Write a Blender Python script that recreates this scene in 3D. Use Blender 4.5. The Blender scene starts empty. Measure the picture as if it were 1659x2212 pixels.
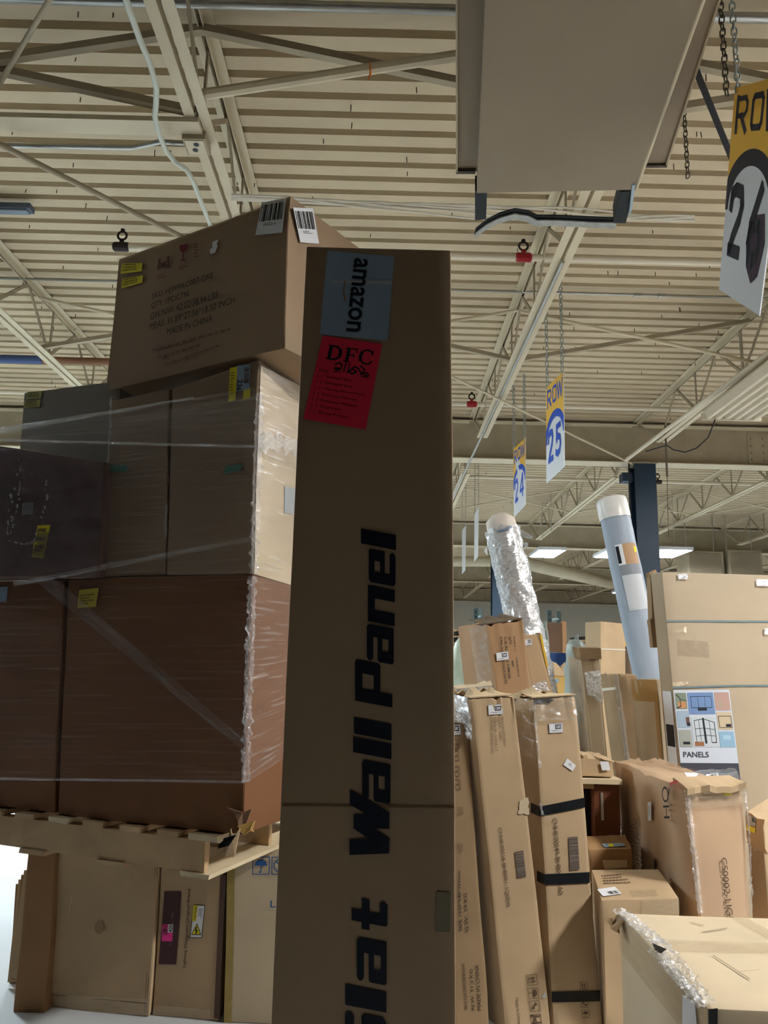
import bpy, bmesh, math, random
from mathutils import Vector, Matrix, noise
random.seed(7)
SC = bpy.context.scene
COL = SC.collection

# ------------------------------------------------------------------ camera
F, CX, CY, EYE = 1660.0, 829.5, 1106.0, 1.5
PITCH, ROLL = math.radians(11.25), math.radians(1.5)
FW = Vector((0, math.cos(PITCH), math.sin(PITCH)))
R0 = Vector((1, 0, 0)); U0 = R0.cross(FW)
RT = R0 * math.cos(ROLL) + U0 * math.sin(ROLL)
UP = U0 * math.cos(ROLL) - R0 * math.sin(ROLL)
CAMP = Vector((0, 0, EYE))
cam_data = bpy.data.cameras.new('camera')
cam = bpy.data.objects.new('camera', cam_data); COL.objects.link(cam)
cam_data.sensor_fit = 'VERTICAL'; cam_data.sensor_height = 36; cam_data.sensor_width = 27
cam_data.lens = 36 * F / 2212
cam_data.clip_end = 300
cam.matrix_world = Matrix(((RT.x, UP.x, -FW.x, 0), (RT.y, UP.y, -FW.y, 0), (RT.z, UP.z, -FW.z, EYE), (0, 0, 0, 1)))
SC.camera = cam

# ------------------------------------------------------------------ world + exposure
w = bpy.data.worlds.new('world'); SC.world = w; w.use_nodes = True
w.node_tree.nodes['Background'].inputs[0].default_value = (0.8, 0.85, 0.9, 1)
w.node_tree.nodes['Background'].inputs[1].default_value = 0.15
SC.view_settings.view_transform = 'Standard'
SC.view_settings.look = 'None'
SC.view_settings.gamma = 1
SC.view_settings.use_curve_mapping = False
SC.view_settings.exposure = 0.0
SC.cycles.max_bounces = 5
SC.cycles.diffuse_bounces = 3
SC.cycles.glossy_bounces = 3
SC.cycles.use_adaptive_sampling = True
SC.cycles.adaptive_threshold = 0.06
SC.cycles.transparent_max_bounces = 16
LAMP = 42.0            # radiance of the lamp lenses

# ------------------------------------------------------------------ rays (photograph pixel -> point in the place)
def ray(u, v):
    return FW * F + RT * (u - CX) - UP * (v - CY)
def atY(u, v, Y):
    d = ray(u, v); return CAMP + d * (Y / d.y)
def atZ(u, v, Z):
    d = ray(u, v); return CAMP + d * ((Z - EYE) / d.z)
def onplane(u, v, p, n):
    d = ray(u, v); return CAMP + d * ((p - CAMP).dot(n) / d.dot(n))
def floorward(a, b, z=0.0):
    """point on the line a->b where it reaches height z"""
    t = (z - a.z) / (b.z - a.z); return a + (b - a) * t

# ------------------------------------------------------------------ materials
def lin(c):
    if isinstance(c, str):
        c = [int(c[i:i + 2], 16) / 255 for i in (0, 2, 4)]
    return tuple(((x + 0.055) / 1.055) ** 2.4 if x > 0.04045 else x / 12.92 for x in c)
MATS = {}
def mat(name, col, rough=0.6, metal=0.0, var=0.0, vscale=4.0, bump=0.0, bscale=40.0, spec=0.3, stretch=(1, 1, 1), emit=None, estr=0, var2=None, uv=False):
    if name in MATS: return MATS[name]
    m = bpy.data.materials.new(name); m.use_nodes = True
    nt = m.node_tree; b = nt.nodes['Principled BSDF']
    c = lin(col)
    b.inputs['Base Color'].default_value = (*c, 1)
    b.inputs['Roughness'].default_value = rough
    b.inputs['Metallic'].default_value = metal
    b.inputs['Specular IOR Level'].default_value = spec
    if emit:
        b.inputs['Emission Color'].default_value = (*emit, 1); b.inputs['Emission Strength'].default_value = estr
    if var or bump:
        tc = nt.nodes.new('ShaderNodeTexCoord'); mp = nt.nodes.new('ShaderNodeMapping')
        mp.inputs['Scale'].default_value = stretch
        nt.links.new(tc.outputs['UV' if uv else 'Object'], mp.inputs[0])
    if var:
        n = nt.nodes.new('ShaderNodeTexNoise'); n.inputs['Scale'].default_value = vscale; n.inputs['Detail'].default_value = 5
        nt.links.new(mp.outputs[0], n.inputs['Vector'])
        r = nt.nodes.new('ShaderNodeValToRGB')
        r.color_ramp.elements[0].position = 0.3; r.color_ramp.elements[1].position = 0.7
        lo = tuple(x * (1 - var) for x in c); hi = tuple(min(1, x * (1 + var)) for x in c)
        if var2: lo = lin(var2)
        r.color_ramp.elements[0].color = (*lo, 1); r.color_ramp.elements[1].color = (*hi, 1)
        nt.links.new(n.outputs['Fac'], r.inputs[0]); nt.links.new(r.outputs[0], b.inputs['Base Color'])
    if bump:
        n2 = nt.nodes.new('ShaderNodeTexNoise'); n2.inputs['Scale'].default_value = bscale; n2.inputs['Detail'].default_value = 3
        nt.links.new(mp.outputs[0], n2.inputs['Vector'])
        bp = nt.nodes.new('ShaderNodeBump'); bp.inputs['Strength'].default_value = bump; bp.inputs['Distance'].default_value = 0.01
        nt.links.new(n2.outputs['Fac'], bp.inputs['Height']); nt.links.new(bp.outputs[0], b.inputs['Normal'])
    MATS[name] = m
    return m
def film(name, clear=0.75, rough=0.18, milk=0.25, scale=(3, 40, 1), lo=0.35, hi=0.7, tint=(0.9, 0.93, 0.97)):
    """stretch film: clear sheet with milky and glossy streaks"""
    m = bpy.data.materials.new(name); m.use_nodes = True; nt = m.node_tree; N = nt.nodes
    for n in list(N): N.remove(n)
    out = N.new('ShaderNodeOutputMaterial')
    tr = N.new('ShaderNodeBsdfTransparent'); gl = N.new('ShaderNodeBsdfGlossy'); df = N.new('ShaderNodeBsdfDiffuse')
    gl.inputs['Roughness'].default_value = rough; df.inputs[0].default_value = (*tint, 1); gl.inputs[0].default_value = (*tint, 1)
    tc = N.new('ShaderNodeTexCoord'); mp = N.new('ShaderNodeMapping'); mp.inputs['Scale'].default_value = scale
    n = N.new('ShaderNodeTexNoise'); n.inputs['Scale'].default_value = 1.0; n.inputs['Detail'].default_value = 6
    nt.links.new(tc.outputs['UV'], mp.inputs[0]); nt.links.new(mp.outputs[0], n.inputs['Vector'])
    mr = N.new('ShaderNodeMapRange'); mr.inputs[1].default_value = lo; mr.inputs[2].default_value = hi
    mr.inputs[3].default_value = 1 - clear; mr.inputs[4].default_value = min(1, 1 - clear + milk)
    nt.links.new(n.outputs['Fac'], mr.inputs[0])
    bp = N.new('ShaderNodeBump'); bp.inputs['Strength'].default_value = 0.5; bp.inputs['Distance'].default_value = 0.01
    nt.links.new(n.outputs['Fac'], bp.inputs['Height']); nt.links.new(bp.outputs[0], gl.inputs['Normal'])
    m1 = N.new('ShaderNodeMixShader'); m1.inputs[0].default_value = 0.45
    nt.links.new(gl.outputs[0], m1.inputs[1]); nt.links.new(df.outputs[0], m1.inputs[2])
    m2 = N.new('ShaderNodeMixShader'); nt.links.new(mr.outputs[0], m2.inputs[0])
    nt.links.new(tr.outputs[0], m2.inputs[1]); nt.links.new(m1.outputs[0], m2.inputs[2])
    nt.links.new(m2.outputs[0], out.inputs[0])
    MATS[name] = m
    return m

CARD = mat('cardboard', 'BAA07E', 0.75, var=0.10, vscale=3, bump=0.06, bscale=25)
CARD_PALE = mat('cardboard_pale', 'CAB89A', 0.75, var=0.08, vscale=3, bump=0.06, bscale=25)
CARD_GREY = mat('cardboard_greyish', 'B5A48B', 0.75, var=0.06, vscale=2, bump=0.05, bscale=25)
CARD_RED = mat('cardboard_reddish', '9A7650', 0.7, var=0.10, vscale=3, bump=0.05, bscale=25)
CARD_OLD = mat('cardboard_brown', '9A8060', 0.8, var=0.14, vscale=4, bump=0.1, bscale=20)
CARD_YEL = mat('cardboard_yellow', 'CDA65E', 0.75, var=0.08, vscale=3)
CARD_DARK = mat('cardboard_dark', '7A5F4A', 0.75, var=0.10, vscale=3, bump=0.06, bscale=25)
LINER = mat('cardboard_edge', 'CDB592', 0.8)
CREAM = mat('cream_paint', 'D6C8AA', 0.5, var=0.06, vscale=2)
CREAM_DECK = mat('deck_paint', 'C9B696', 0.55, var=0.05, vscale=1.5)
CREAM_DARK = mat('cream_paint_dusty', 'A89A80', 0.6, var=0.10, vscale=3)  # darker tone of the cream paint
TAUPE = mat('heater_paint', '8F806B', 0.5, var=0.04, vscale=2)
GALV = mat('galvanised_steel', 'B4B4AE', 0.35, 0.8, var=0.08, vscale=8)
CHAIN = mat('chain_zinc', 'A9B4B4', 0.3, 0.9)
CHAIN_DARK = mat('chain_dull', '5E584C', 0.45, 0.8)
NAVY = mat('navy_column_paint', '223648', 0.45, var=0.08, vscale=2)
BLACK = mat('black_plastic', '15161A', 0.45)
BLACK_TAPE = mat('black_tape', '1B1D20', 0.3, var=0.3, vscale=14)
INK = mat('black_ink', '2A2622', 0.7)
INK_FADED = mat('faded_ink', '5E4A3A', 0.8)
INK_NAVY = mat('navy_ink', '0B1220', 0.6)
INK_BLUE = mat('blue_ink', '2F5F9C', 0.7)
RED = mat('red_enamel', 'A3202A', 0.4)
PAPER = mat('white_paper', 'E4E6EA', 0.6, var=0.03, vscale=6)
PAPER_BLUE = mat('label_blue_grey', '8FA6BC', 0.55, var=0.03, vscale=6)
PAPER_GREY = mat('label_grey', 'AEB4B8', 0.6)
YELLOW = mat('yellow_sticker', 'E6D62C', 0.6)
PINK = mat('pink_sticker', 'FF3FA0', 0.55)
REDLAB = mat('red_label', 'E8304A', 0.55, var=0.04, vscale=8)
MAROON = mat('maroon_print', '4F3436', 0.7)
SIGN_Y = mat('sign_yellow', 'F8C452', 0.35, var=0.02)
SIGN_W = mat('sign_white', 'E9EDF2', 0.3)
SIGN_D = mat('sign_slate', '33353F', 0.4)
SIGN_B = mat('sign_blue', '2456C8', 0.4)
TAPE = film('packing_tape_clear', clear=0.78, rough=0.12, milk=0.15, scale=(4, 4, 1), tint=(0.80, 0.68, 0.50))
WRAP = film('stretch_film', clear=0.965, rough=0.18, milk=0.32, scale=(2.2, 55, 1), lo=0.52, hi=0.88)
WRAP_EDGE = film('stretch_film_bunched', clear=0.72, rough=0.07, milk=0.45, scale=(14, 30, 1), lo=0.45, hi=0.7)
WRAP_SIDE = film('stretch_film_side', clear=0.92, rough=0.12, milk=0.5, scale=(1.6, 48, 1), lo=0.55, hi=0.8)
SMOKE = film('smoky_film', clear=0.72, rough=0.1, milk=0.35, scale=(5, 9, 1), lo=0.3, hi=0.6, tint=(0.34, 0.30, 0.34))
WRAP_BAND = film('stretch_film_edge', clear=0.88, rough=0.15, milk=0.4, scale=(2, 9, 1), lo=0.45, hi=0.8)
SHRINK = film('plastic_sleeve', clear=0.45, rough=0.16, milk=0.6, scale=(9, 14, 1), lo=0.4, hi=0.65)
PLYWOOD = mat('pallet_wood', 'BFA27C', 0.75, var=0.14, vscale=5, stretch=(1, 1, 1), bump=0.08)
PLYPALE = mat('pallet_wood_pale', 'D8C6A4', 0.75, var=0.10, vscale=5)
CONC = mat('concrete_floor', 'C9CCCE', 0.55, var=0.06, vscale=1.2)
WALLP = mat('wall_paint', 'D8D4C6', 0.8, var=0.02)
GREYROLL = mat('grey_woven_sleeve', '9FAAB8', 0.5, var=0.06, vscale=12, bump=0.25, bscale=18, stretch=(1, 1, 0.3))
WHITEBAG = mat('white_poly_bag', 'E6E4E0', 0.3, var=0.05, vscale=8, bump=0.3, bscale=16)
RUGPALE = mat('pale_rolled_fabric', 'DCD2C6', 0.7, var=0.08, vscale=6)
WOOD = mat('dark_red_wood', '6B3F28', 0.5, var=0.12, vscale=5)
STEEL_GREEN = mat('rack_green_steel', '50605E', 0.5)
BLUE = mat('blue_panel', '3C5C9E', 0.55)

# ------------------------------------------------------------------ mesh helpers
def link(name, me, m, parent=None, smooth=False):
    o = bpy.data.objects.new(name, me); COL.objects.link(o)
    if m is not None and not me.materials: me.materials.append(m)
    if parent is not None: o.parent = parent
    if smooth:
        for p in me.polygons: p.use_smooth = True
    return o
def base_of(parent):
    return Vector(parent.location) if parent is not None else Vector((0, 0, 0))
def mesh(name, verts, faces, m, parent=None, smooth=False, uvs=None):
    b = base_of(parent) if not (parent is not None and parent.parent is not None) else Vector(parent.parent.location)
    me = bpy.data.meshes.new(name)
    me.from_pydata([tuple(Vector(v) - b) for v in verts], [], faces)
    if uvs:
        l = me.uv_layers.new(name='UVMap')
        for p in me.polygons:
            for li in p.loop_indices: l.data[li].uv = uvs[me.loops[li].vertex_index]
    me.update()
    return link(name, me, m, parent, smooth)
def thing(name, label, cat, loc, group=None):
    o = bpy.data.objects.new(name, None); COL.objects.link(o); o.location = loc; o.empty_display_size = 0.1
    o['label'] = label; o['category'] = cat
    if group: o['group'] = group
    return o
def tag(o, label, cat, group=None):
    o['label'] = label; o['category'] = cat
    if group: o['group'] = group
    return o
def structure(o):
    o['kind'] = 'structure'; return o

class MB:
    """collects boxes / tubes / prisms in world coordinates"""
    def __init__(s): s.v = []; s.f = []
    def hexa(s, p):      # p: 8 points, bottom ring 0-3 (ccw from above), top ring 4-7
        n = len(s.v); s.v += [Vector(q) for q in p]
        for f in ((3, 2, 1, 0), (4, 5, 6, 7), (0, 1, 5, 4), (1, 2, 6, 5), (2, 3, 7, 6), (3, 0, 4, 7)):
            s.f.append(tuple(n + i for i in f))
        return s
    def box(s, a, b):
        x0, y0, z0 = a; x1, y1, z1 = b
        return s.hexa([(x0, y0, z0), (x1, y0, z0), (x1, y1, z0), (x0, y1, z0), (x0, y0, z1), (x1, y0, z1), (x1, y1, z1), (x0, y1, z1)])
    def bar(s, a, b, w, h, up=(0, 0, 1)):
        a = Vector(a); b = Vector(b); d = (b - a).normalized(); up = Vector(up)
        if abs(d.dot(up)) > 0.98: up = Vector((0, 1, 0))
        sx = d.cross(up).normalized() * w / 2; sz = sx.cross(d).normalized() * h / 2
        return s.hexa([a + sx - sz, b + sx - sz, b - sx - sz, a - sx - sz, a + sx + sz, b + sx + sz, b - sx + sz, a - sx + sz])
    def tube(s, pts, r, n=8, closed=False, caps=True):
        pts = [Vector(p) for p in pts]; m = len(pts); rings = []
        rr = r if isinstance(r, (list, tuple)) else [r] * m
        ref = None
        for i, p in enumerate(pts):
            if closed: d = pts[(i + 1) % m] - pts[i - 1]
            else: d = pts[min(i + 1, m - 1)] - pts[max(i - 1, 0)]
            d.normalize()
            if ref is None:
                ref = d.cross(Vector((0, 0, 1)))
                if ref.length < 0.1: ref = d.cross(Vector((0, 1, 0)))
            ref = (ref - d * ref.dot(d)).normalized(); q = d.cross(ref)
            k = len(s.v); rings.append(k)
            for j in range(n):
                t = 2 * math.pi * j / n
                s.v.append(p + (ref * math.cos(t) + q * math.sin(t)) * rr[i])
        for i in range(m if closed else m - 1):
            a = rings[i]; b = rings[(i + 1) % m]
            for j in range(n):
                s.f.append((a + j, a + (j + 1) % n, b + (j + 1) % n, b + j))
        if caps and not closed:
            s.f.append(tuple(rings[0] + j for j in reversed(range(n)))); s.f.append(tuple(rings[-1] + j for j in range(n)))
        return s
    def build(s, name, m, parent=None, smooth=False):
        return mesh(name, s.v, s.f, m, parent, smooth)
def auto_smooth(o, ang=40):
    try:
        o.data.shade_smooth() if hasattr(o.data, 'shade_smooth') else None
        o.data.set_sharp_from_angle(angle=math.radians(ang))
    except Exception: pass
    return o

class Face:
    """a quad TL,TR,BR,BL seen from outside"""
    def __init__(s, tl, tr, br, bl, disp=None):
        s.c = [Vector(p) for p in (tl, tr, br, bl)]
        s.o = sum(s.c, Vector()) / 4
        s.n = (s.c[2] - s.c[0]).cross(s.c[1] - s.c[3]).normalized()
        s.disp = disp
    def px(s, u, v): return onplane(u, v, s.o, s.n)
    def uv(s, a, b):
        t = s.c[0].lerp(s.c[1], a); q = s.c[3].lerp(s.c[2], a); return t.lerp(q, b)
    def quad(s, q, px=True):
        return [s.px(*p) if px else s.uv(*p) for p in q]
    def put(s, p, off):
        d = s.disp(p) if s.disp else Vector()
        return p + d + s.n * off
def bil(q, a, b):
    return q[0].lerp(q[1], a).lerp(q[3].lerp(q[2], a), b)
def decal(parent, name, m, face, quad, off=0.003, n=6, px=True, ragged=0.0, wr=0.0):
    """sheet lying on a face; quad TL,TR,BR,BL in photo pixels (or 0..1 of the face)"""
    q = face.quad(quad, px); vs = []; fs = []; uv = []
    for j in range(n + 1):
        for i in range(n + 1):
            p = bil(q, i / n, j / n)
            if ragged and (i in (0, n) or j in (0, n)): p = p + (q[1] - q[0]).normalized() * random.uniform(-ragged, ragged) + (q[3] - q[0]).normalized() * random.uniform(-ragged, ragged)
            o = off + (abs(noise.noise(p * 23)) * wr + abs(noise.noise(p * 61)) * wr * 0.5 if wr else 0)
            vs.append(face.put(p, o)); uv.append((i / n, 1 - j / n))
    for j in range(n):
        for i in range(n):
            a = j * (n + 1) + i; fs.append((a, a + n + 1, a + n + 2, a + 1))
    return mesh(name, vs, fs, m, parent, smooth=bool(wr), uvs=uv)
TXT = {}
def text_mesh(s, bold=0.0, shear=0.0):
    k = (s, bold, shear)
    if k in TXT: return TXT[k]
    c = bpy.data.curves.new('t', 'FONT'); c.body = s; c.offset = bold; c.shear = shear; c.resolution_u = 3
    o = bpy.data.objects.new('t', c); me = bpy.data.meshes.new_from_object(o)
    vs = [v.co.copy() for v in me.vertices]; fs = [tuple(p.vertices) for p in me.polygons]
    bpy.data.objects.remove(o); bpy.data.curves.remove(c); bpy.data.meshes.remove(me)
    TXT[k] = (vs, fs); return TXT[k]
def lettering(parent, s, m, face, quad, off=0.0035, bold=0.0, shear=0.0, px=True, name='lettering'):
    vs, fs = text_mesh(s, 0.0 if 'M' in s or 'W' in s else bold, shear)
    if not vs: return None
    x0 = min(v.x for v in vs); x1 = max(v.x for v in vs); y0 = min(v.y for v in vs); y1 = max(v.y for v in vs)
    q = face.quad(quad, px)
    out = [face.put(bil(q, (v.x - x0) / (x1 - x0), 1 - (v.y - y0) / max(1e-6, y1 - y0)), off) for v in vs]
    return mesh(name, out, fs, m, parent)
def shapes(parent, name, m, face, quad, polys, off=0.0035, px=True):
    """flat print: polygons in 0..1 (y down) mapped on a quad of the face"""
    q = face.quad(quad, px); vs = []; fs = []
    for pl in polys:
        n = len(vs); vs += [face.put(bil(q, x, y), off) for x, y in pl]; fs.append(tuple(range(n, n + len(pl))))
    return mesh(name, vs, fs, m, parent)
def rect(x0, y0, x1, y1): return [(x0, y0), (x0, y1), (x1, y1), (x1, y0)]
def frame_polys(x0, y0, x1, y1, t, ty=None):
    ty = ty or t
    return [rect(x0, y0, x1, y0 + ty), rect(x0, y1 - ty, x1, y1), rect(x0, y0, x0 + t, y1), rect(x1 - t, y0, x1, y1)]
def stroke(pts, w):
    out = []
    for (x0, y0), (x1, y1) in zip(pts, pts[1:]):
        dx, dy = x1 - x0, y1 - y0; l = math.hypot(dx, dy) or 1; nx, ny = -dy / l * w / 2, dx / l * w / 2
        ex, ey = dx / l * w * 0.3, dy / l * w * 0.3
        out.append([(x0 + nx - ex, y0 + ny - ey), (x0 - nx - ex, y0 - ny - ey), (x1 - nx + ex, y1 - ny + ey), (x1 + nx + ex, y1 + ny + ey)])
    return out
def barcode(n, seed, x0=0.05, x1=0.95, y0=0.1, y1=0.6, vertical=False):
    r = random.Random(seed); out = []; x = x0
    while x < x1:
        wd = r.choice((1, 1, 2, 3)) * (x1 - x0) / n; out.append(rect(x, y0, min(x + wd, x1), y1) if not vertical else rect(y0, x, y1, min(x + wd, x1)))
        x += wd + r.choice((1, 1, 2)) * (x1 - x0) / n
    return out
def lines(n, seed, x0=0.08, x1=0.92, y0=0.1, y1=0.9, fill=0.4):
    r = random.Random(seed); out = []; st = (y1 - y0) / n
    for i in range(n):
        x = x0; e = x0 + (x1 - x0) * r.uniform(0.55, 1)
        while x < e:
            wd = r.uniform(0.03, 0.09); out.append(rect(x, y0 + i * st, min(x + wd, e), y0 + i * st + st * fill)); x += wd + 0.025
    return out
def disc(cx, cy, rx, ry, n=20, a0=0, a1=360):
    return [(cx + rx * math.cos(math.radians(a0 + (a1 - a0) * i / n)), cy + ry * math.sin(math.radians(a0 + (a1 - a0) * i / n))) for i in range(n + (a1 - a0 < 360))]
UMBRELLA = [disc(0.5, 0.5, 0.36, 0.34, 10, 180, 360)] + stroke([(0.5, 0.4), (0.5, 0.82), (0.44, 0.88), (0.38, 0.82)], 0.06) + frame_polys(0, 0, 1, 1, 0.05)
ARROWS = frame_polys(0, 0, 1, 1, 0.05) + [rect(0.28, 0.35, 0.38, 0.75), [(0.2, 0.4), (0.33, 0.18), (0.46, 0.4)], rect(0.62, 0.35, 0.72, 0.75), [(0.54, 0.4), (0.67, 0.18), (0.8, 0.4)], rect(0.18, 0.8, 0.82, 0.87)]
GLASS = [[(0.2, 0.05), (0.8, 0.05), (0.76, 0.3), (0.6, 0.45), (0.4, 0.45), (0.24, 0.3)], rect(0.46, 0.45, 0.54, 0.85), rect(0.28, 0.85, 0.72, 0.92)]
CARRY = [disc(0.2, 0.14, 0.09, 0.1), disc(0.8, 0.14, 0.09, 0.1), rect(0.3, 0.45, 0.7, 0.75)] + stroke([(0.18, 0.28), (0.14, 0.6), (0.06, 0.95)], 0.1) + stroke([(0.15, 0.6), (0.26, 0.95)], 0.09) + stroke([(0.82, 0.28), (0.86, 0.6), (0.94, 0.95)], 0.1) + stroke([(0.85, 0.6), (0.74, 0.95)], 0.09) + stroke([(0.18, 0.3), (0.34, 0.5)], 0.07) + stroke([(0.82, 0.3), (0.66, 0.5)], 0.07)
KEEPDRY = frame_polys(0, 0, 1, 1, 0.05) + [disc(0.35, 0.4, 0.14, 0.14), disc(0.65, 0.62, 0.16, 0.1)] + stroke([(0.2, 0.8), (0.8, 0.8)], 0.05)

# ------------------------------------------------------------------ cartons
class Carton: pass
def carton(name, label, front, depth, m, group=None, cat='box', n=8, amp=0.004, bevel=0.008, crumple=0.0, seed=0, body='carton_body', root=None, bulge=0.0):
    """front: TL,TR,BR,BL points; depth: vector to the back face"""
    tl, tr, br, bl = [Vector(p) for p in front]
    dep = [Vector(d) for d in depth] if isinstance(depth, (list, tuple)) and not isinstance(depth[0], (int, float)) else [Vector(depth)] * 4
    btl, btr, bbr, bbl = tl + dep[0], tr + dep[1], br + dep[2], bl + dep[3]
    c = Carton()
    basep = (bl + br + bbr + bbl) / 4; basep.z = min(bl.z, br.z, bbr.z, bbl.z)
    c.root = root or thing(name, label, cat, basep, group)
    sv = Vector((seed * 7.3 + 1.1, seed * 3.7, seed * 1.9))
    def disp(p):
        return noise.noise_vector(p * 2.6 + sv) * amp
    c.disp = disp
    bm = bmesh.new(); bmesh.ops.create_cube(bm, size=1.0)
    if n > 1: bmesh.ops.subdivide_edges(bm, edges=bm.edges[:], cuts=n - 1, use_grid_fill=True)
    # edges of the box
    be = []
    def nlim(v): return sum(abs(abs(x) - 0.5) < 1e-5 for x in v.co)
    for e in bm.edges:
        a, b = e.verts
        if nlim(a) >= 2 and nlim(b) >= 2:
            same = sum(1 for i in range(3) if abs(abs(a.co[i]) - 0.5) < 1e-5 and abs(a.co[i] - b.co[i]) < 1e-5)
            if same >= 2: be.append(e)
    for v in bm.verts:
        x, y, z = v.co.x + 0.5, v.co.y + 0.5, v.co.z + 0.5
        f = bl.lerp(br, x).lerp(tl.lerp(tr, x), z); k = bbl.lerp(bbr, x).lerp(btl.lerp(btr, x), z)
        p = f.lerp(k, y)
        if bulge:
            s = math.sin(math.pi * x) * math.sin(math.pi * z)
            if y < 0.01: p -= (k - f).normalized() * bulge * s
            if x < 0.01 or x > 0.99:
                s = math.sin(math.pi * y) * math.sin(math.pi * z); p += (br - bl).normalized() * bulge * s * (1 if x > 0.5 else -1)
        q = p + disp(p)
        if crumple and z > 0.93:
            q += noise.noise_vector(p * 14 + sv) * crumple + noise.noise_vector(p * 40 + sv) * crumple * 0.5
        v.co = q - Vector(c.root.location)
    bmesh.ops.bevel(bm, geom=be, offset=bevel, segments=2, affect='EDGES', profile=0.6)
    bmesh.ops.recalc_face_normals(bm, faces=bm.faces[:])
    me = bpy.data.meshes.new(body); bm.to_mesh(me); bm.free()
    c.body = link(body, me, m, c.root); auto_smooth(c.body, 28)
    c.front = Face(tl, tr, br, bl, disp); c.right = Face(tr, btr, bbr, br, disp)
    c.left = Face(btl, tl, bl, bbl, disp); c.top = Face(btl, btr, tr, tl, disp)
    c.bottom = Face(bl, br, bbr, bbl, disp); c.back = Face(btr, btl, bbl, bbr, disp)
    return c
def tape(c, face, quad, m=None, name='packing_tape', px=False, off=0.0025, n=5, wr=0.0):
    return decal(c.root, name, m or TAPE, face, quad, off=off, px=px, n=n, wr=wr)
def seam(c, face, a, b, w=0.006, m=None):
    """flap seam: a dark slit running from a to b (0..1 of the face)"""
    (x0, y0), (x1, y1) = a, b
    return shapes(c.root, 'flap_seam', m or INK_FADED, face, [(0, 0), (1, 0), (1, 1), (0, 1)], stroke([a, b], w), off=0.0026, px=False)
def flap(c, name, p0, p1, out, m, thick=0.006, curl=0.02, n=8):
    """open, slightly curled board flap hinged on p0-p1, reaching out by vector"""
    vs = []; fs = []; out = Vector(out)
    up = out.cross(p1 - p0).normalized()
    for k in range(2):
        for j in range(4):
            for i in range(n + 1):
                p = p0.lerp(p1, i / n) + out * (j / 3) * (1 + 0.12 * noise.noise(Vector((i * 0.9, j, 3)) + p0))
                p += up * (curl * (j / 3) ** 2 * noise.noise(Vector((i * 0.5, 0, 0)) + p0 * 5) * 3 - k * thick)
                vs.append(p)
    N = 4 * (n + 1)
    for j in range(3):
        for i in range(n):
            a = j * (n + 1) + i; fs.append((a, a + 1, a + n + 2, a + n + 1)); fs.append((N + a, N + a + n + 1, N + a + n + 2, N + a + 1))
    bd = [i for i in range(n + 1)] + [j * (n + 1) + n for j in range(1, 4)] + [3 * (n + 1) + i for i in reversed(range(n))] + [j * (n + 1) for j in (2, 1)]
    for a, b in zip(bd, bd[1:] + bd[:1]): fs.append((a, N + a, N + b, b))
    return mesh(name, vs, fs, m, c.root)
def film_sheet(parent, name, m, pts, off_n, nu=24, nv=24, wr=0.006, freq=(6, 40), seed=0, sag=0.0):
    """wrinkled film over quad pts TL,TR,BR,BL; off_n outward normal"""
    vs = []; fs = []; uv = []; off_n = Vector(off_n)
    for j in range(nv + 1):
        for i in range(nu + 1):
            a, b = i / nu, j / nv; p = bil([Vector(q) for q in pts], a, b)
            h = noise.noise(Vector((a * freq[0] + seed, b * freq[1], seed * 2.1))) * wr + noise.noise(Vector((a * freq[0] * 3, b * freq[1] * 2.3 + seed, 5.0))) * wr * 0.5
            vs.append(p + off_n * (h + wr + sag * math.sin(math.pi * a))); uv.append((a, b))
    for j in range(nv):
        for i in range(nu):
            k = j * (nu + 1) + i; fs.append((k, k + nu + 1, k + nu + 2, k + 1))
    return mesh(name, vs, fs, m, parent, smooth=True, uvs=uv)
def crumpled_strip(parent, name, m, line, width, across, n=40, k=4, wr=0.02, seed=0):
    """bunched film along a polyline; across = direction of width"""
    vs = []; fs = []; uv = []; across = Vector(across).normalized()
    line = [Vector(p) for p in line]; L = len(line) - 1
    out = (line[-1] - line[0]).normalized().cross(across).normalized()
    for i in range(n + 1):
        t = i / n * L; s = min(int(t), L - 1); p = line[s].lerp(line[s + 1], t - s)
        for j in range(k + 1):
            q = (j / k - 0.5) * width * (1 + 0.9 * noise.noise(Vector((i * 0.37, 7 * (j > k / 2), seed))))
            h = noise.noise(Vector((i * 0.6, j * 1.3, seed * 3.3))) * wr + (1 - abs(j / k - 0.5) * 2) * wr * 0.25
            vs.append(p + across * q + out * h + noise.noise_vector(Vector((i * 0.9, j * 1.1, seed))) * wr * 0.4); uv.append((i / n * 4, j / k))
    for i in range(n):
        for j in range(k):
            a = i * (k + 1) + j; fs.append((a, a + 1, a + k + 2, a + k + 1))
    return mesh(name, vs, fs, m, parent, smooth=False, uvs=uv)
# ================================================================== THE BUILDING
DZ = EYE + 4.0                                    # underside of the roof deck
XJ = [1.43 + 2.67 * k for k in range(-4, 8)]      # joist lines
GY = [12.1, 21.2, 30.3, 39.4]                     # girder lines
X0, X1, Y0, Y1 = -16.0, 24.0, -9.0, 40.0
structure(MB().box((X0, Y0, -0.2), (X1, Y1, 0)).build('floor', CONC))
# ribbed steel deck
P = 0.19; vs = []; fs = []; y = Y0
prof = []
while y < Y1:
    prof += [(y, 0), (y + 0.120, 0), (y + 0.134, 0.06), (y + 0.176, 0.06)]; y += P
for yy, zz in prof: vs += [(X0, yy, DZ + zz), (X1, yy, DZ + zz)]
for i in range(len(prof) - 1): fs.append((2 * i, 2 * i + 2, 2 * i + 3, 2 * i + 1))
deck = structure(mesh('ceiling', vs, fs, CREAM_DECK))
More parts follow.
